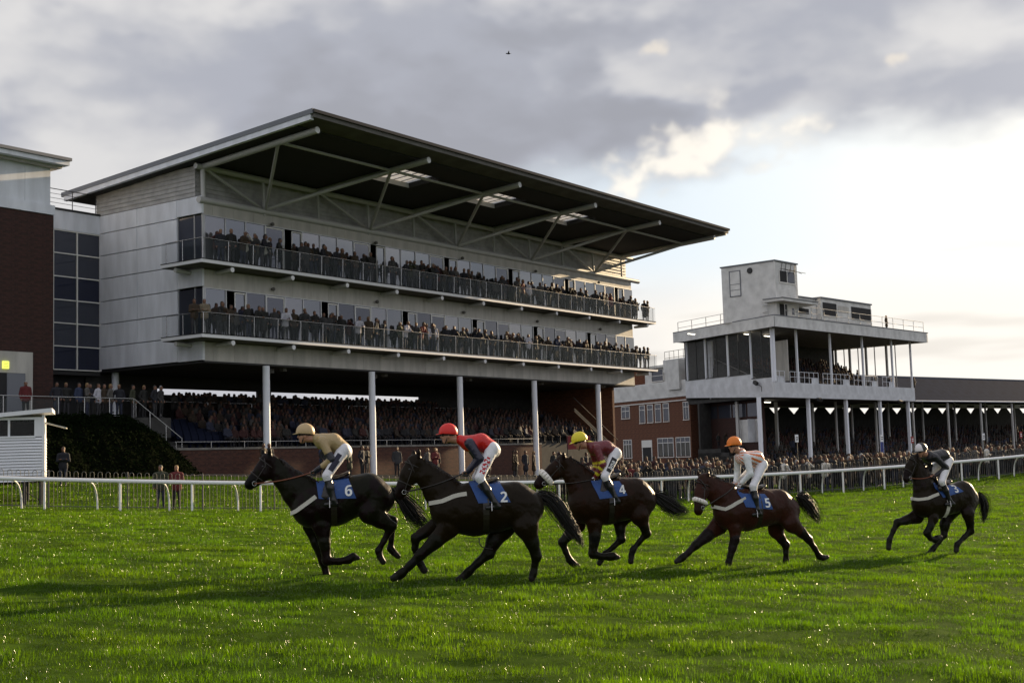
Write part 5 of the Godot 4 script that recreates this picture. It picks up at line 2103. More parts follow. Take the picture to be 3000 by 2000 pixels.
	# strip lights that burn under the ceilings
	for e in [[2.6, 12.15, -4.5], [6.6, 12.15, -4.5], [-3.2, 12.15, -7.6], [5.4, 5.15, -6.0], [8.5, 5.15, -6.0]]:
		var lt := bar("strip_light", e[0] - 0.6, e[0] + 0.6, e[1], e[1] + 0.07, e[2] - 0.05, e[2] + 0.05, mats["lamp tube"], t)
		var l := OmniLight3D.new()
		l.name = "strip_glow"
		l.light_energy = 0.25
		l.light_color = Color(1, 0.95, 0.85)
		l.light_size = 0.4
		l.omni_range = 25.0
		l.omni_attenuation = 2.0
		l.shadow_enabled = true
		lt.add_child(l)
		l.position = Vector3(e[0], e[1] - 0.1, e[2])

func make_brick_building() -> void:
	var at := Vector3(19.618, EYE, -150.0)
	var t := thing("brick_building", "red brick block with white boarded upper band between the two stands", "building", at, -1.1085)
	var br: Material = mats["red brick"]
	bar("wall", -40.0, 1.5, -5.0, 6.55, -8.0, 0.0, br, t)
	bar("wall", -40.0, -16.45, 6.55, 11.0, -8.0, -0.3, br, t)
	boards("boarded_band", -16.45, 1.5, 6.55, 8.45, 0.05, 0.16, mats["old white board"], t)
	bar("band_wall", -16.45, 1.5, 6.56, 8.44, -0.3, 0.045, mats["dark gap"], t)
	bar("drip_rail", -16.4, 1.5, 6.05, 6.16, 0.0, 0.12, mats["window frame"], t)
	rod("drainpipe", Vector3(-16.6, -4.0, 0.12), Vector3(-16.6, 9.2, 0.12), 0.07, mats["window frame"], t)
	# upper storey set back
	bar("upper_wall", -9.5, 1.5, 8.45, 10.3, -6.0, -1.0, mats["old white board"], t)
	bar("upper_roof", -9.7, 1.5, 10.31, 10.6, -6.2, -0.6, mats["window frame"], t)
	boards("upper_boards", -4.6, 1.5, 9.6, 11.1, -0.55, 0.16, mats["old white board"], t)
	for e in [[-7.8, -5.3], [-4.4, -2.7], [0.2, 1.4]]:
		var w := bar("window", e[0], e[1], 8.75, 10.1, -0.99, -0.96, mats["dark glass"], t)
		var m := MB.new()
		m.span(e[0] - 0.1, e[0], 8.7, 10.15, -0.99, -0.88)
		m.span(e[1], e[1] + 0.1, 8.7, 10.15, -0.99, -0.88)
		m.span(e[0], e[1], 9.35, 9.42, -0.955, -0.9)
		m.span(e[0], e[1], 8.66, 8.76, -0.99, -0.86)
		part("window_frame", m, mats["window frame"], w)
	bar("shaft", -2.6, 0.0, 7.4, 10.9, -0.98, 0.35, mats["old white board"], t)
	# windows and a door in the brick wall
	for e in [[-9.35, -8.25, 3.85, 5.85, 1, 0], [-7.55, -6.45, 3.85, 5.85, 1, 0], [-5.8, -4.7, 3.85, 5.85, 1, 0], [-4.05, -2.95, 3.85, 5.85, 1, 0], [-13.6, -11.8, 4.55, 5.9, 2, 0], [-5.55, -2.25, -0.35, 1.75, 3, 1], [-1.6, 1.2, -0.35, 1.75, 3, 1], [0.2, 1.2, 3.9, 5.8, 2, 0], [-13.4, -11.6, -0.35, 1.75, 3, 1]]:
		var w := bar("window", e[0], e[1], e[2], e[3], 0.005, 0.02, mats["dark glass"], t)
		var m := MB.new()
		m.span(e[0] - 0.09, e[0], e[2] - 0.08, e[3] + 0.08, 0.003, 0.07)
		m.span(e[1], e[1] + 0.09, e[2] - 0.08, e[3] + 0.08, 0.003, 0.07)
		m.span(e[0], e[1], e[3], e[3] + 0.08, 0.003, 0.068)
		m.span(e[0] - 0.12, e[1] + 0.12, e[2] - 0.16, e[2] - 0.082, 0.003, 0.12)
		m.span(e[0], e[1], e[3] - 0.55, e[3] - 0.48, 0.021, 0.06)
		for i in range(1, e[4]):
			var x: float = lerpf(e[0], e[1], i / float(e[4]))
			m.span(x - 0.035, x + 0.035, e[2], e[3], 0.022, 0.064)
		part("window_frame", m, mats["window frame"], w)
		if e[5]:
			for i in 3:
				var x: float = lerpf(e[0], e[1], (i + 0.5) / 3.0)
				bar("blind", x - 0.35, x + 0.35, e[2] + 0.05, e[3] - 0.6, 0.0205, 0.022, mats["underside"], w)
	var dr := bar("door", -9.0, -7.0, -2.6, 0.75, 0.004, 0.03, mats["dark gap"], t)
	bar("door_sign", -9.15, -6.85, 0.78, 1.65, 0.02, 0.08, mats["window frame"], dr)
	for e in [[-9.12, -9.0], [-7.0, -6.88]]:
		bar("door_frame", e[0], e[1], -2.6, 0.76, 0.004, 0.08, mats["window frame"], dr)
	# rails and stair on the roof
	for y in [11.3, 12.1]:
		rod("roof_rail", Vector3(-4.6, y, -0.8), Vector3(1.4, y, -0.8), 0.03, mats["black steel"], t, 5)
	for k in 7:
		rod("rail_post", Vector3(-4.6 + k, 10.6, -0.8), Vector3(-4.6 + k, 12.1, -0.8), 0.03, mats["black steel"], t, 5)
	for k in 6:
		bar("stair_tread", 0.1 + k * 0.28, 0.5 + k * 0.28, 10.75 + k * 0.3, 10.81 + k * 0.3, -1.6, -0.9, mats["black steel"], t)
	rod("stair_rail", Vector3(0.0, 11.7, -0.9), Vector3(2.0, 13.8, -0.9), 0.03, mats["black steel"], t, 5)

func make_far_stand() -> void:
	var at := Vector3(49.861, EYE, -160.0)
	var t := thing("far_stand", "long low open stand with dark slate roof at the far right", "grandstand", at, 0.6981)
	var sl: Material = mats["slate roof"]
	var b := MB.new()
	b.quad(Vector3(-18, 5.62, 0.3), Vector3(60, 5.62, 0.3), Vector3(60, 9.05, -6.0), Vector3(-18, 9.05, -6.0))
	b.quad(Vector3(60, 5.62, -17.0), Vector3(-18, 5.62, -17.0), Vector3(-18, 9.05, -6.0), Vector3(60, 9.05, -6.0))
	b.quad(Vector3(60, 5.52, 0.3), Vector3(-18, 5.52, 0.3), Vector3(-18, 8.9, -6.0), Vector3(60, 8.9, -6.0))
	b.quad(Vector3(-18, 5.52, -17.0), Vector3(60, 5.52, -17.0), Vector3(60, 8.9, -6.0), Vector3(-18, 8.9, -6.0))
	part("roof", b, sl, t)
	bar("ridge", -18, 60, 8.98, 9.12, -6.15, -5.85, mats["roof metal"], t)
	bar("fascia", -18, 60, 5.36, 5.62, 0.22, 0.34, mats["dark concrete"], t)
	rod("gutter", Vector3(-18, 5.5, 0.42), Vector3(60, 5.5, 0.42), 0.09, mats["white steel"], t, 6)
	for k in 10:
		var x := -16.5 + 7.85 * k
		bar("column", x - 0.10, x + 0.10, -6.0, 5.36, -0.12, 0.09, mats["beam steel"], t)
		bar("column", x + 3.7, x + 3.92, -6.0, 6.4, -6.2, -6.0, mats["beam steel"], t)
		rod("rafter", Vector3(x, 5.35, 0), Vector3(x, 8.7, -5.9), 0.10, mats["beam steel"], t, 6)
	# back wall: open notches between its braces let the sky through
	var z := -15.5
	bar("back_wall", -18, 60, -6.0, 4.55, z, z + 0.15, mats["dark concrete"], t)
	bar("back_beam", -18, 60, 5.42, 5.60, z, z + 0.2, mats["beam steel"], t)
	bar("back_beam", -18, 60, 5.86, 6.3, z, z + 0.2, mats["beam steel"], t)
	var x := -18.0
	while x < 58.0:
		var m := MB.new()
		m.prism(PackedVector2Array([Vector2(x - 1.95, 4.54), Vector2(x + 1.95, 4.54), Vector2(x + 0.78, 5.43), Vector2(x - 0.78, 5.43)]), z + 0.01, z + 0.14)
		part("brace", m, mats["dark concrete"], t)
		bar("strut", x - 0.85, x + 0.85, 5.60, 5.87, z + 0.02, z + 0.16, mats["beam steel"], t)
		x += 3.9
	for i in 8:
		bar("terrace_step", -17.5, 60.0, -6.0, -1.9 + i * 0.42, -15.3, -2.0 - i * 1.2, mats["dark concrete"], t)
	var sr := MB.new()
	sr.prism(PackedVector2Array([Vector2(0.0, -2.2), Vector2(8.5, 1.4), Vector2(8.5, 0.4), Vector2(2.0, -2.4)]), 13.0, 13.2)
	part("stair_wall", sr, mats["concrete"], t).transform = Transform3D(Basis(Vector3.UP, PI / 2), Vector3(0.5, 0, 0))

# ------------------------------------------------------------------ small things on the apron
func make_signs() -> void:
	var spots := [[16.0, 9.0, "white", "white board on a dark pole above the crowd before the old stand"], [22.2, 10.5, "white over blue", "white and blue board on a pole right of the old stand column"], [30.0, 11.0, "white", "white board on a pole just right of the black capped rider"], [25.0, 12.0, "red", "small red board behind the black capped rider"], [33.0, 11.0, "red", "red board on a pole above the crowd at the right"], [38.5, 11.0, "blue", "small blue board by the far stand column"], [44.0, 9.5, "red", "tall red board with dark stripe at the far right"]]
	for e in spots:
		var p := along_rail(e[0], e[1])
		var t := thing("betting_board", e[3], "sign", p, 0.75, "bookmakers' boards above the crowd")
		var c: Material = mats["number white"] if e[2].begins_with("white") else mat("sign " + e[2], lin(0.28, 0.03, 0.025) if e[2] == "red" else lin(0.03, 0.05, 0.25), 0.6)
		rod("pole", Vector3(0, -0.2, 0), Vector3(0, 2.5, 0), 0.03, mats["black steel"], t, 5)
		var b := bar("board", -0.14, 0.14, 2.5, 2.93, -0.02, 0.02, c, t)
		for i in 2:
			bar("lettering", -0.09, 0.09, 2.62 + i * 0.12, 2.68 + i * 0.12, 0.021, 0.026, mats["black steel"] if e[2].begins_with("white") else mats["number white"], b)
		if e[2] == "white over blue":
			bar("banner", -0.14, 0.14, 1.7, 2.49, -0.02, 0.02, mat("sign blue", lin(0.03, 0.05, 0.25), 0.6), t)
	var at := along_rail(3.6, 14.0)
	var r := thing("red_banner", "dull red banner on the brick wall behind the yellow capped rider", "sign", at + Vector3(0, 1.9, 0), 0.4)
	bar("cloth", -0.75, 0.75, 0.0, 0.75, -0.02, 0.02, mat("banner red", lin(0.16, 0.02, 0.02), 0.8), r)
	for x in [-0.72, 0.72]:
		rod("pole", Vector3(x, -2.2, 0), Vector3(x, 0.75, 0), 0.03, mats["black steel"], r, 5)
	for q in [[-0.5, 0.10], [-0.12, 0.22], [0.12, 0.22], [0.5, 0.1]]:
		bar("lettering", q[0] - q[1] / 2, q[0] + q[1] / 2, 0.3, 0.42, 0.021, 0.026, mat("banner mark", lin(0.4, 0.25, 0.22), 0.8), r)
	# a bird far up
	var bird := MB.new()
	bird.blob(Vector3.ZERO, Vector3(0.20, 0.07, 0.07))
	bird.blob(Vector3(-0.2, 0.03, 0), Vector3(0.06, 0.05, 0.05))
	for s in [-1.0, 1.0]:
		bird.tri(Vector3(-0.09, 0.02, 0.05 * s), Vector3(0.09, 0.02, 0.05 * s), Vector3(0.06, 0.20, 0.34 * s))
		bird.tri(Vector3(-0.09, 0.02, 0.05 * s), Vector3(0.06, 0.20, 0.34 * s), Vector3(0.02, 0.16, 0.40 * s))
	bird.tri(Vector3(0.15, 0, -0.04), Vector3(0.34, 0.0, 0), Vector3(0.15, 0, 0.04))
	var o := part("bird", bird, mats["black steel"], self)
	o.position = Vector3(0.49, 38.36 + EYE, -120.0)
	tag(o, "tiny dark bird flying high in the grey sky", "bird")

# ------------------------------------------------------------------ everybody
func make_people() -> void:
	make_wardrobe()
	rng.seed = 2024
	var ordinal := func(i: int) -> String:
		var n := i + 1
		var suf := "th"
		if n % 100 < 11 or n % 100 > 13:
			suf = {1: "st", 2: "nd", 3: "rd"}.get(n % 10, "th")
		return "%d%s" % [n, suf]
	for storey in 2:
		var spots: Array = lower_spots() if storey == 0 else upper_spots()
		spots.sort()
		var y: float = [6.90, 10.80][storey]
		var where: String = ["lower", "upper"][storey]
		for i in spots.size():
			var pose: String = ["lean", "rest", "fold", "lean", "pocket", "glass", "lean", "drink", "rest", "gown"][rng.randi_range(0, 9)]
			if spots[i] > 46.5:
				spots[i] = 46.5
			var z := 0.78 + rng.randf_range(-0.28, 0.08)
			if pose == "lean":
				z = 0.80
			var coat := -1
			if storey == 0 and i in [1, 9, 18, 23, 27, 29]:
				coat = [8, 9, 9, 9, 9, 9][[1, 9, 18, 23, 27, 29].find(i)]
			var p := person(in_stand(spots[i], y, z), STAND + rng.randf_range(-0.75, 0.55), pose, "%s from left on %s balcony" % [ordinal.call(i), where], "racegoers on the %s balcony" % where, coat, rng.randf_range(1.0, 1.10))
	for storey in 2:
		var extra := []
		for i in 58:
			if sin(i * 1.7 + storey * 2.0) + sin(i * 0.61) < -0.15:
				continue
			extra.append([in_stand(0.8 + i * 0.79 + rng.randf_range(-0.3, 0.3), [6.90, 10.80][storey], 0.30 + rng.randf_range(-0.1, 0.1)), STAND])
		crowd("balcony_crowd", "second row of racegoers on the %s balcony" % ["lower", "upper"][storey], extra, ["rest", "fold", "pocket", "glass"])
	# concourse under the stand: dark against the gap at the back
	var k := 0
	for i in 50:
		var s := 2.4 + i * 0.56 + rng.randf_range(-0.2, 0.2)
		if rng.randf() < 0.10:
			continue
		person(in_stand(s, 2.72, -7.75 - rng.randf() * 0.9), STAND + rng.randf_range(-0.6, 0.6), ["rest", "fold", "pocket", "glass"][rng.randi_range(0, 3)], "%s from left on the covered concourse" % ordinal.call(k), "racegoers on the concourse under the grandstand", rng.randi_range(0, 3), rng.randf_range(0.92, 1.03))
		k += 1
	var back := []
	for i in 110:
		back.append([in_stand(4.6 + i * 0.225 + rng.randf_range(-0.1, 0.1), 2.72, -7.6 - rng.randf() * 1.4), STAND])
	crowd("concourse_crowd", "dark crowd packed on the covered concourse", back, ["rest", "fold", "pocket"])
	# terrace at the left
	var ter := [[-8.9, 5], [-7.15, 0], [-6.5, 1], [-5.95, 7], [-5.45, 6], [-5.1, 0], [-4.65, 9], [-4.25, 3], [-3.9, 6], [-3.3, 0], [-2.55, 4], [-1.75, 1], [-1.2, 0], [-0.75, 2]]
	for i in ter.size():
		var s: float = ter[i][0]
		var z := -2.55 - rng.randf() * 0.3
		person(in_stand(s, 2.67, z), STAND + rng.randf_range(-0.5, 0.7), ["rest", "fold", "pocket"][rng.randi_range(0, 2)], "%s from left on the raised terrace" % ordinal.call(i), "racegoers on the left terrace", ter[i][1])
	# a few below it
	for e in [[-20.0, 57.2, "beside the white hut", "fold", 0], [-14.05, 51.2, "behind the rail, left of a pair", "rest", 4], [-13.5, 51.5, "behind the rail, right of a pair", "fold", 5]]:
		person(Vector3(e[0], height(e[0], e[1]), -e[1]), 0.3, e[3], e[2], "racegoers by the left fence", e[4])
	var hut := Vector3(-19.7, 0, -50.2) + Basis(Vector3.UP, 0.30) * Vector3(0.75, 0, -0.55)
	person(Vector3(hut.x, height(-19.7, 50.2) + 0.96, hut.z), 0.3, "drink", "at the window inside the white hut", "", 8)
	# in front of the brick wall
	var fr := [1.9, 2.5, 4.9, 5.4, 7.6, 8.2, 9.6, 10.3, 13.9, 15.1, 16.9, 18.1, 18.9, 20.3, 21.2, 22.4, 23.6, 24.3, 25.7, 27.0, 28.1, 29.5, 31.0]
	for i in fr.size():
		var p := in_stand(fr[i], 0, 1.9 + rng.randf() * 2.6)
		p.y = height(p.x, -p.z)
		person(p, STAND + rng.randf_range(-0.5, 0.5), ["rest", "fold", "pocket", "gown"][rng.randi_range(0, 3)], "%s from left before the brick wall" % ordinal.call(i), "racegoers before the brick wall")
	# along the fence, right of the middle
	for i in 76:
		var x := 3.0 + i * 0.47 + rng.randf_range(-0.16, 0.16)
		var p := along_rail(x, 2.3 + rng.randf() * 1.6)
		person(p, 0.55 + rng.randf_range(-0.6, 0.6), ["rest", "fold", "pocket", "gown", "lean", "glass"][rng.randi_range(0, 5)], "%s from left behind the hoop fence" % ordinal.call(i), "racegoers along the fence", 10 if i in [22, 26, 27] else -1, rng.randf_range(0.92, 1.04))
	# on the old stand
	var up := [[12.6, 8.3, -8.4], [13.3, 8.4, -8.8], [14.6, 8.1, -7.5], [15.3, 8.0, -7.4], [17.2, 7.7, -6.4], [18.0, 7.6, -6.3], [22.5, 7.1, -4.4], [27.0, 6.3, -2.6], [31.2, 6.0, -1.4], [27.9, 6.4, -2.9], [20.0, 6.9, -4.2], [24.0, 6.5, -3.0]]
	for i in up.size():
		person(in_old(up[i][0] + 4.0, deck(up[i][2]), up[i][2]), OLD + rng.randf_range(-0.4, 0.4), ["rest", "fold", "pocket"][rng.randi_range(0, 2)], "%s from left on the old stand's upper deck" % ordinal.call(i), "racegoers on the old stand", rng.randi_range(0, 3))
	person(in_old(25.3, 13.40, 0.2), OLD, "gown", "alone on the old stand's roof", "", 3)
	# the masses
	var spots := []
	for i in 9:
		for q in 78:
			var s := 3.0 + q * 0.5 + rng.randf_range(-0.15, 0.15)
			if rng.randf() < (0.55 if s < 10.0 else 0.80):
				spots.append([in_stand(s, 1.02 + i * 0.2, -1.72 - i * 0.66 + rng.randf_range(-0.1, 0.1)), STAND])
	crowd("seated_crowd", "crowd of seated racegoers under the grandstand", spots, ["sit"])
	spots = []
	for i in 420:
		var x := rng.randf_range(2.0, 41.0)
		spots.append([along_rail(x, rng.randf_range(4.2, 11.0)), 0.5])
	crowd("apron_crowd", "crowd standing on the apron behind the front row", spots, ["rest", "fold", "gown"])
	spots = []
	for i in 7:
		for q in 74:
			if rng.randf() < 0.8:
				spots.append([in_old(4.0 + q * 0.72 + rng.randf_range(-0.2, 0.2), -2.2 + i * 0.42, -3.5 - i * 1.0), OLD])
	crowd("terrace_crowd", "crowd on the terrace steps under the old stand", spots, ["rest", "pocket"])
	spots = []
	for i in 8:
		for q in 90:
			if rng.randf() < 0.75:
				spots.append([Vector3(49.861, EYE, -160.0) + Basis(Vector3.UP, 0.6981) * Vector3(-16.0 + q * 0.72, -1.9 + i * 0.42, -2.6 - i * 1.2), 0.7])
	crowd("far_crowd", "crowd on the steps of the far stand", spots, ["rest", "pocket"])
	spots = []
	for i in 8:
		for q in 40:
			if rng.randf() < 0.72 and q < 30 + i * 2:
				spots.append([in_old(7.0 + q * 0.6, 6.6 + i * 0.42, -2.6 - i * 1.05), OLD])
	crowd("deck_crowd", "seated crowd on the upper deck of the old stand", spots, ["sit"])

func deck(z: float) -> float:
	return 6.6 + clampf(floorf((-z - 2.2) / 1.05), 0, 7) * 0.42

func _ready() -> void:
	make_materials()
	make_light_and_camera()
	make_ground()
	make_grandstand()
	make_left_side()
	make_old_stand()
	make_brick_building()
	make_far_stand()
	make_hut()
	make_rail()
	make_fence()
	make_signs()
	make_runners()
	make_people()
	make_grass()

func runners() -> Dictionary:
	var r := {}
	r["six_torso"] = [[-0.381,1.057,0,0.337], [-0.051,1.107,0,0.358], [0.223,1.184,0,0.318], [0.44,1.223,0,0.314], [0.598,1.145,0,0.271]]
	r["six_neck"] = [[-0.975,1.722,0,0.127], [-0.801,1.501,0,0.185], [-0.591,1.3,0,0.268], [-0.38,1.093,0,0.327]]
	r["six_head"] = [[-1.039,1.752,0,0.133], [-1.112,1.597,0,0.149], [-1.226,1.493,0,0.11], [-1.309,1.421,0,0.092]]
	r["six_hn"] = [[0.522,1.123,0.12,0.276], [0.473,0.94,0.17,0.181], [0.629,0.819,0.143,0.128], [0.786,0.72,0.13,0.076], [0.674,0.516,0.12,0.045], [0.585,0.37,0.12,0.052], [0.605,0.276,0.12,0.045], [0.653,0.196,0.12,0.052]]
	r["six_hf"] = [[0.5,1.117,-0.12,0.265], [0.468,0.942,-0.17,0.177], [0.64,0.85,-0.143,0.118], [0.821,0.786,-0.13,0.071], [0.796,0.541,-0.12,0.044], [0.775,0.375,-0.12,0.053], [0.832,0.308,-0.12,0.046], [0.886,0.255,-0.12,0.05]]
	r["six_fn"] = [[-0.256,0.765,0.13,0.159], [-0.217,0.522,0.13,0.092], [-0.187,0.244,0.12,0.068], [-0.01,0.23,0.12,0.051], [0.133,0.249,0.11,0.061], [0.205,0.294,0.11,0.055], [0.283,0.266,0.11,0.038]]
	r["six_ff"] = [[-0.402,0.758,-0.13,0.154], [-0.327,0.511,-0.13,0.099], [-0.238,0.221,-0.12,0.07], [-0.208,0.077,-0.12,0.048], [-0.185,-0.012,-0.11,0.053], [-0.168,-0.052,-0.11,0.047], [-0.158,-0.089,-0.11,0.053]]
	r["six_tail"] = [[0.818,1.254,0,0.044], [0.96,1.133,0,0.073], [1.101,0.926,0,0.125], [1.236,0.776,0,0.125], [1.387,0.698,0,0.044]]
	r["six_ears"] = [[[-1.007,1.823,0.045], [-1.019,1.988,0.056]], [[-1.094,1.826,-0.05], [-1.132,1.949,-0.062]]]
	r["six_at"] = [-2.699,0.206,-19.63,0.14]
	r["six_rider"] = {"helm": [-0.476,2.19,0], "chin": [-0.487,2.042,0], "neck": [-0.334,2.087,0], "sh": [-0.226,2.032,0.15], "mid": [-0.057,2.019,0], "hip": [0.093,1.893,0.09], "el": [-0.09,1.752,0.21], "wr": [-0.328,1.587,0.1], "hand": [-0.407,1.561,0.07], "kn": [-0.164,1.512,0.27], "an": [-0.072,1.148,0.29], "toe": [-0.185,1.088,0.3], "heel": [-0.037,1.096,0.28]}
	r["six_cloth"] = [[-0.328,1.446], [0.161,1.445], [0.265,1.164], [-0.29,1.175]]
	r["six_digit"] = [0.15,1.279,0.165]
	r["six_strap"] = [[-0.333,1.211], [-0.418,1.15], [-0.519,1.077], [-0.62,1.002], [-0.701,0.962]]
	r["two_torso"] = [[-0.411,1.079,0,0.354], [-0.099,1.08,0,0.406], [0.215,1.097,0,0.369], [0.502,1.126,0,0.341], [0.672,1.078,0,0.284]]
	r["two_neck"] = [[-0.945,1.779,0,0.128], [-0.766,1.576,0,0.192], [-0.587,1.366,0,0.271], [-0.409,1.135,0,0.335]]
	r["two_head"] = [[-0.966,1.786,0,0.131], [-1.041,1.613,0,0.148], [-1.136,1.44,0,0.111], [-1.188,1.329,0,0.088]]
	r["two_hn"] = [[0.629,1.048,0.12,0.278], [0.644,0.812,0.17,0.192], [0.726,0.584,0.143,0.111], [0.789,0.371,0.13,0.077], [0.763,0.239,0.12,0.048], [0.742,0.121,0.12,0.053], [0.724,0.073,0.12,0.048], [0.711,0.039,0.12,0.051]]
	r["two_hf"] = [[0.467,0.988,-0.12,0.259], [0.322,0.778,-0.17,0.188], [0.192,0.586,-0.143,0.121], [0.104,0.414,-0.13,0.086], [-0.054,0.287,-0.12,0.06], [-0.2,0.155,-0.12,0.063], [-0.266,0.098,-0.12,0.055], [-0.36,0.043,-0.12,0.052]]
	r["two_fn"] = [[-0.495,0.822,0.13,0.177], [-0.689,0.641,0.13,0.116], [-0.917,0.441,0.12,0.079], [-1.066,0.302,0.12,0.059], [-1.194,0.189,0.11,0.064], [-1.25,0.154,0.11,0.059], [-1.32,0.125,0.11,0.054]]
	r["two_ff"] = [[-0.651,0.843,-0.13,0.158], [-0.866,0.745,-0.13,0.086], [-0.974,0.679,-0.12,0.072], [-0.985,0.525,-0.12,0.05], [-0.936,0.349,-0.11,0.054], [-0.899,0.277,-0.11,0.051], [-0.859,0.206,-0.11,0.063]]
	r["two_tail"] = [[0.893,1.261,0,0.05], [1.049,1.185,0,0.093], [1.179,0.997,0,0.104], [1.309,0.794,0,0.083], [1.447,0.62,0,0.06], [1.523,0.525,0,0.017]]
	r["two_ears"] = [[[-0.963,1.878,-0.05], [-0.984,1.992,-0.062]], [[-0.902,1.883,0.05], [-0.902,2.003,0.062]]]
	r["two_at"] = [-0.535,0.085,-19.25,0.105]
	r["two_rider"] = {"helm": [-0.453,2.235,0], "chin": [-0.463,2.083,0], "neck": [-0.31,2.119,0], "sh": [-0.153,2.047,0.15], "mid": [0.027,2.065,0], "hip": [0.186,1.962,0.09], "el": [-0.009,1.814,0.21], "wr": [-0.176,1.636,0.1], "hand": [-0.252,1.607,0.07], "kn": [-0.028,1.542,0.27], "an": [0.178,1.181,0.29], "toe": [0.069,1.101,0.3], "heel": [0.24,1.116,0.28]}
	r["two_cloth"] = [[-0.17,1.456], [0.293,1.434], [0.419,1.172], [-0.059,1.174]]
	r["two_digit"] = [0.319,1.249,0.155]
	r["two_strap"] = [[-0.219,1.317], [-0.332,1.302], [-0.416,1.284], [-0.583,1.218], [-0.755,1.187]]
	r["four_torso"] = [[-0.316,1.121,0,0.35], [0.008,1.147,0,0.397], [0.3,1.188,0,0.375], [0.541,1.209,0,0.336], [0.668,1.151,0,0.271]]
	r["four_neck"] = [[-0.704,1.85,0,0.131], [-0.493,1.615,0,0.231], [-0.332,1.39,0,0.322], [-0.28,1.193,0,0.338]]
	r["four_head"] = [[-0.739,1.827,0,0.14], [-0.861,1.7,0,0.154], [-1.041,1.584,0,0.118], [-1.145,1.491,0,0.098]]
	r["four_hn"] = [[0.602,1.099,0.12,0.27], [0.57,0.89,0.17,0.173], [0.64,0.732,0.143,0.093], [0.69,0.591,0.13,0.07], [0.559,0.458,0.12,0.046], [0.438,0.326,0.12,0.056], [0.407,0.23,0.12,0.048], [0.393,0.133,0.12,0.059]]
	r["four_hf"] = [[0.486,1.047,-0.12,0.251], [0.32,0.838,-0.17,0.159], [0.301,0.659,-0.143,0.092], [0.312,0.495,-0.13,0.07], [0.167,0.375,-0.12,0.047], [0.012,0.264,-0.12,0.052], [-0.046,0.185,-0.12,0.047], [-0.096,0.109,-0.12,0.056]]
	r["four_fn"] = [[-0.228,0.806,0.13,0.164], [-0.233,0.581,0.13,0.105], [-0.275,0.284,0.12,0.075], [-0.129,0.233,0.12,0.056], [0.026,0.227,0.11,0.066], [0.094,0.23,0.11,0.063], [0.169,0.211,0.11,0.046]]
	r["four_ff"] = [[-0.455,0.772,-0.13,0.157], [-0.613,0.615,-0.13,0.099], [-0.738,0.491,-0.12,0.076], [-0.685,0.327,-0.12,0.051], [-0.628,0.188,-0.11,0.059], [-0.568,0.125,-0.11,0.055], [-0.494,0.069,-0.11,0.063]]
	r["four_tail"] = [[0.906,1.241,0,0.047], [1.041,1.154,0,0.1], [1.209,1.024,0,0.134], [1.372,0.952,0,0.121], [1.524,0.954,0,0.025]]
	r["four_ears"] = [[[-0.749,1.917,-0.05], [-0.767,2.04,-0.062]], [[-0.715,1.915,0.05], [-0.706,2.029,0.062]]]
	r["four_at"] = [1.506,-0.048,-22.29,0.209]
	r["four_rider"] = {"helm": [-0.411,2.242,0], "chin": [-0.386,2.102,0], "neck": [-0.262,2.148,0], "sh": [-0.145,2.066,0.15], "mid": [0.051,2.074,0], "hip": [0.201,1.978,0.09], "el": [-0.065,1.79,0.21], "wr": [-0.183,1.574,0.1], "hand": [-0.278,1.536,0.07], "kn": [-0.053,1.587,0.27], "an": [0.105,1.235,0.29], "toe": [0.023,1.141,0.3], "heel": [0.164,1.16,0.28]}
	r["four_cloth"] = [[-0.264,1.497], [0.234,1.485], [0.323,1.255], [-0.165,1.211]]
	r["four_digit"] = [0.239,1.359,0.151]
	r["four_strap"] = [[-0.164,1.242], [-0.302,1.15], [-0.434,1.074], [-0.553,1.044], [-0.664,1.062]]
	r["five_torso"] = [[-0.408,0.982,0,0.327], [-0.082,1.014,0,0.393], [0.298,1.038,0,0.351], [0.641,1.05,0,0.319], [0.84,0.961,0,0.276]]
	r["five_neck"] = [[-0.892,1.567,0,0.157], [-0.708,1.405,0,0.224], [-0.502,1.249,0,0.308], [-0.375,1.063,0,0.326]]
	r["five_head"] = [[-0.945,1.544,0.02,0.145], [-1.021,1.368,0.05,0.142], [-1.083,1.193,0.09,0.112], [-1.138,1.05,0.12,0.095]]
	r["five_hn"] = [[0.77,0.9,0.12,0.268], [0.815,0.733,0.17,0.178], [1.038,0.563,0.143,0.105], [1.207,0.42,0.13,0.073], [1.329,0.262,0.12,0.053], [1.434,0.097,0.12,0.062], [1.519,0.066,0.12,0.053], [1.614,0.073,0.12,0.048]]
	r["five_hf"] = [[0.693,0.83,-0.12,0.256], [0.706,0.609,-0.17,0.168], [0.793,0.438,-0.143,0.094], [0.879,0.324,-0.13,0.072], [0.866,0.183,-0.12,0.051], [0.858,0.049,-0.12,0.057], [0.853,-0.001,-0.12,0.053], [0.842,-0.047,-0.12,0.058]]
	r["five_fn"] = [[-0.391,0.724,0.13,0.166], [-0.403,0.512,0.13,0.1], [-0.457,0.352,0.12,0.076], [-0.509,0.217,0.12,0.056], [-0.541,0.113,0.11,0.058], [-0.555,0.065,0.11,0.053], [-0.571,0.026,0.11,0.053]]
	r["five_ff"] = [[-0.56,0.755,-0.13,0.192], [-0.812,0.588,-0.13,0.12], [-1.082,0.423,-0.12,0.08], [-1.241,0.302,-0.12,0.056], [-1.353,0.232,-0.11,0.061], [-1.417,0.197,-0.11,0.056], [-1.504,0.16,-0.11,0.049]]
	r["five_tail"] = [[1.141,1.201,0,0.051], [1.222,1.164,0,0.112], [1.357,1.006,0,0.138], [1.493,0.847,0,0.107], [1.579,0.716,0,0.024]]
	r["five_ears"] = [[[-0.958,1.626,-0.06], [-1.009,1.759,-0.075]], [[-0.889,1.624,0.06], [-0.854,1.738,0.075]]]
	r["five_at"] = [4.22,-0.183,-23.72,0.419]
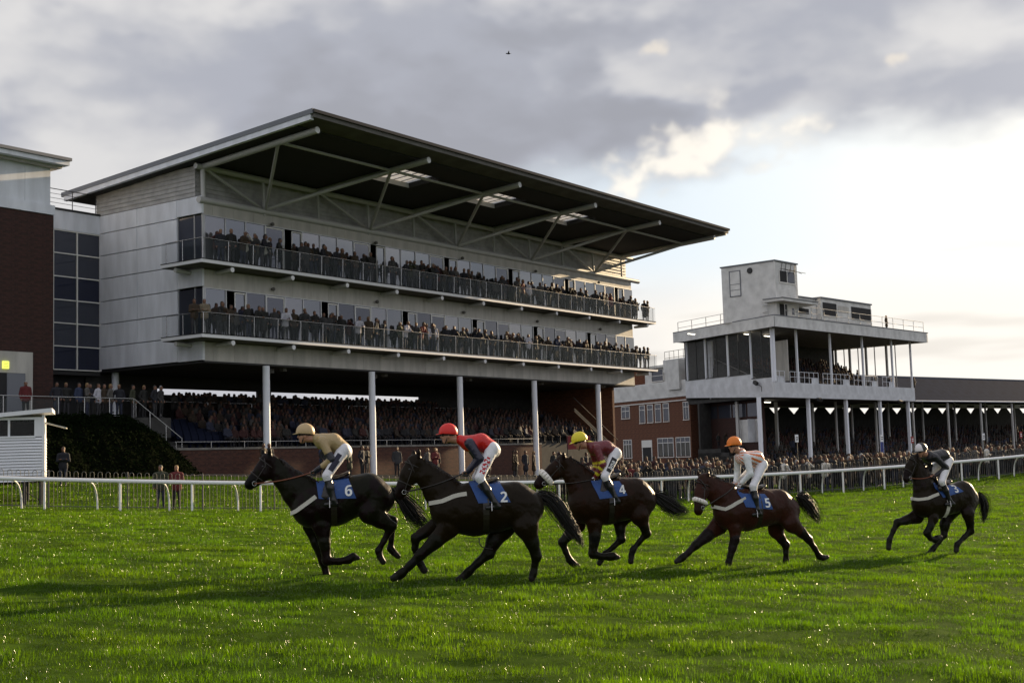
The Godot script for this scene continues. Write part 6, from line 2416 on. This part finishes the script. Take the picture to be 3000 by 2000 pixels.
	r["five_rider"] = {"helm": [-0.243,2.233,0], "chin": [-0.246,2.064,0], "neck": [-0.112,2.088,0], "sh": [-0.076,1.961,0.15], "mid": [0.209,1.955,0], "hip": [0.29,1.826,0.09], "el": [-0.064,1.666,0.21], "wr": [-0.191,1.51,0.1], "hand": [-0.31,1.486,0.07], "kn": [-0.055,1.441,0.27], "an": [-0.007,1.029,0.29], "toe": [-0.103,0.936,0.3], "heel": [0.058,0.944,0.28]}
	r["five_cloth"] = [[-0.3,1.311], [0.24,1.281], [0.344,1.009], [-0.244,1.08]]
	r["five_digit"] = [0.231,1.134,0.17]
	r["five_strap"] = [[-0.205,1.232], [-0.265,1.207], [-0.411,1.146], [-0.61,1.056], [-0.743,1.099]]
	r["three_torso"] = [[-0.386,1.064,0,0.304], [-0.044,1.085,0,0.357], [0.359,1.13,0,0.319], [0.701,1.19,0,0.311], [0.851,1.094,0,0.265]]
	r["three_neck"] = [[-0.568,1.928,0,0.134], [-0.445,1.698,0,0.21], [-0.367,1.435,0,0.282], [-0.366,1.176,0,0.304]]
	r["three_head"] = [[-0.589,1.945,0,0.137], [-0.707,1.819,0,0.14], [-0.818,1.685,0.02,0.107], [-0.871,1.59,0.03,0.088]]
	r["three_hn"] = [[0.72,1.019,0.12,0.253], [0.661,0.81,0.17,0.163], [0.719,0.626,0.143,0.1], [0.746,0.445,0.13,0.077], [0.553,0.324,0.12,0.055], [0.348,0.189,0.12,0.058], [0.32,0.126,0.12,0.05], [0.308,0.062,0.12,0.063]]
	r["three_hf"] = [[0.582,0.987,-0.12,0.251], [0.412,0.763,-0.17,0.167], [0.293,0.589,-0.143,0.12], [0.247,0.379,-0.13,0.07], [0.064,0.243,-0.12,0.056], [-0.085,0.122,-0.12,0.06], [-0.16,0.064,-0.12,0.053], [-0.263,0.011,-0.12,0.053]]
	r["three_fn"] = [[-0.288,0.756,0.13,0.147], [-0.377,0.599,0.13,0.085], [-0.479,0.468,0.12,0.075], [-0.393,0.356,0.12,0.056], [-0.25,0.306,0.11,0.059], [-0.203,0.348,0.11,0.059], [-0.092,0.367,0.11,0.049]]
	r["three_ff"] = [[-0.464,0.805,-0.13,0.173], [-0.783,0.74,-0.13,0.102], [-1.037,0.704,-0.12,0.078], [-1.165,0.535,-0.12,0.052], [-1.284,0.366,-0.11,0.057], [-1.31,0.296,-0.11,0.05], [-1.322,0.202,-0.11,0.065]]
	r["three_tail"] = [[1.202,1.187,0,0.047], [1.304,1.042,0,0.093], [1.325,0.875,0,0.111], [1.302,0.743,0,0.068], [1.256,0.612,0,0.02]]
	r["three_ears"] = [[[-0.578,2.01,-0.05], [-0.601,2.125,-0.062]], [[-0.567,2.017,0.05], [-0.549,2.121,0.062]]]
	r["three_at"] = [8.815,-0.365,-27.2,0.471]
	r["three_rider"] = {"helm": [-0.384,2.2,0], "chin": [-0.364,2.04,0], "neck": [-0.195,2.089,0], "sh": [-0.163,2.021,0.15], "mid": [0.188,2.047,0], "hip": [0.277,1.936,0.09], "el": [0.077,1.794,0.21], "wr": [-0.134,1.63,0.1], "hand": [-0.28,1.619,0.07], "kn": [-0.128,1.509,0.27], "an": [0.03,1.132,0.29], "toe": [-0.076,1.04,0.3], "heel": [0.143,1.038,0.28]}
	r["three_cloth"] = [[-0.231,1.464], [0.289,1.486], [0.51,1.283], [-0.122,1.178]]
	r["three_digit"] = [0.311,1.344,0.161]
	r["three_strap"] = [[-0.187,1.26], [-0.32,1.225], [-0.478,1.18], [-0.637,1.162], [-0.741,1.192]]
	return r
func upper_spots() -> Array:
	return [0.65, 1.23, 2.01, 2.29, 2.81, 3.01, 3.41, 3.74, 4.03, 4.53, 6.62, 6.89, 7.28, 7.68, 8.04, 8.59, 9.23, 9.70, 10.08, 11.08, 12.00, 12.45, 14.37, 14.73, 15.57, 16.26, 16.58, 17.23, 17.51, 18.12, 18.84, 18.18, 18.68, 19.19, 19.53, 20.28, 20.62, 20.97, 21.62, 22.04, 22.52, 23.56, 26.08, 26.67, 27.59, 28.19, 28.73, 29.61, 30.10, 31.08, 31.50, 32.00, 32.94, 34.19, 34.71, 35.32, 36.08, 37.48, 38.27, 38.99, 39.56, 40.04, 40.95, 42.64, 43.50, 44.54, 45.07, 46.51, 47.24]
func lower_spots() -> Array:
	return [-1.22, -0.67, 0.26, 0.57, 1.33, 2.43, 2.98, 3.63, 4.45, 5.12, 6.06, 6.62, 7.06, 7.50, 8.36, 8.99, 9.18, 9.92, 11.16, 12.27, 12.97, 13.93, 15.17, 15.53, 16.49, 17.08, 17.74, 18.29, 17.80, 18.41, 19.94, 20.51, 21.21, 22.04, 22.77, 23.13, 23.68, 24.61, 24.99, 26.14, 26.92, 27.64, 28.31, 29.25, 30.01, 30.70, 31.83, 32.62, 33.94, 34.83, 36.05, 36.43, 37.05, 38.15, 38.55, 39.27, 40.01, 40.83, 42.08, 43.45, 44.15, 44.85, 45.65, 46.28, 46.82]
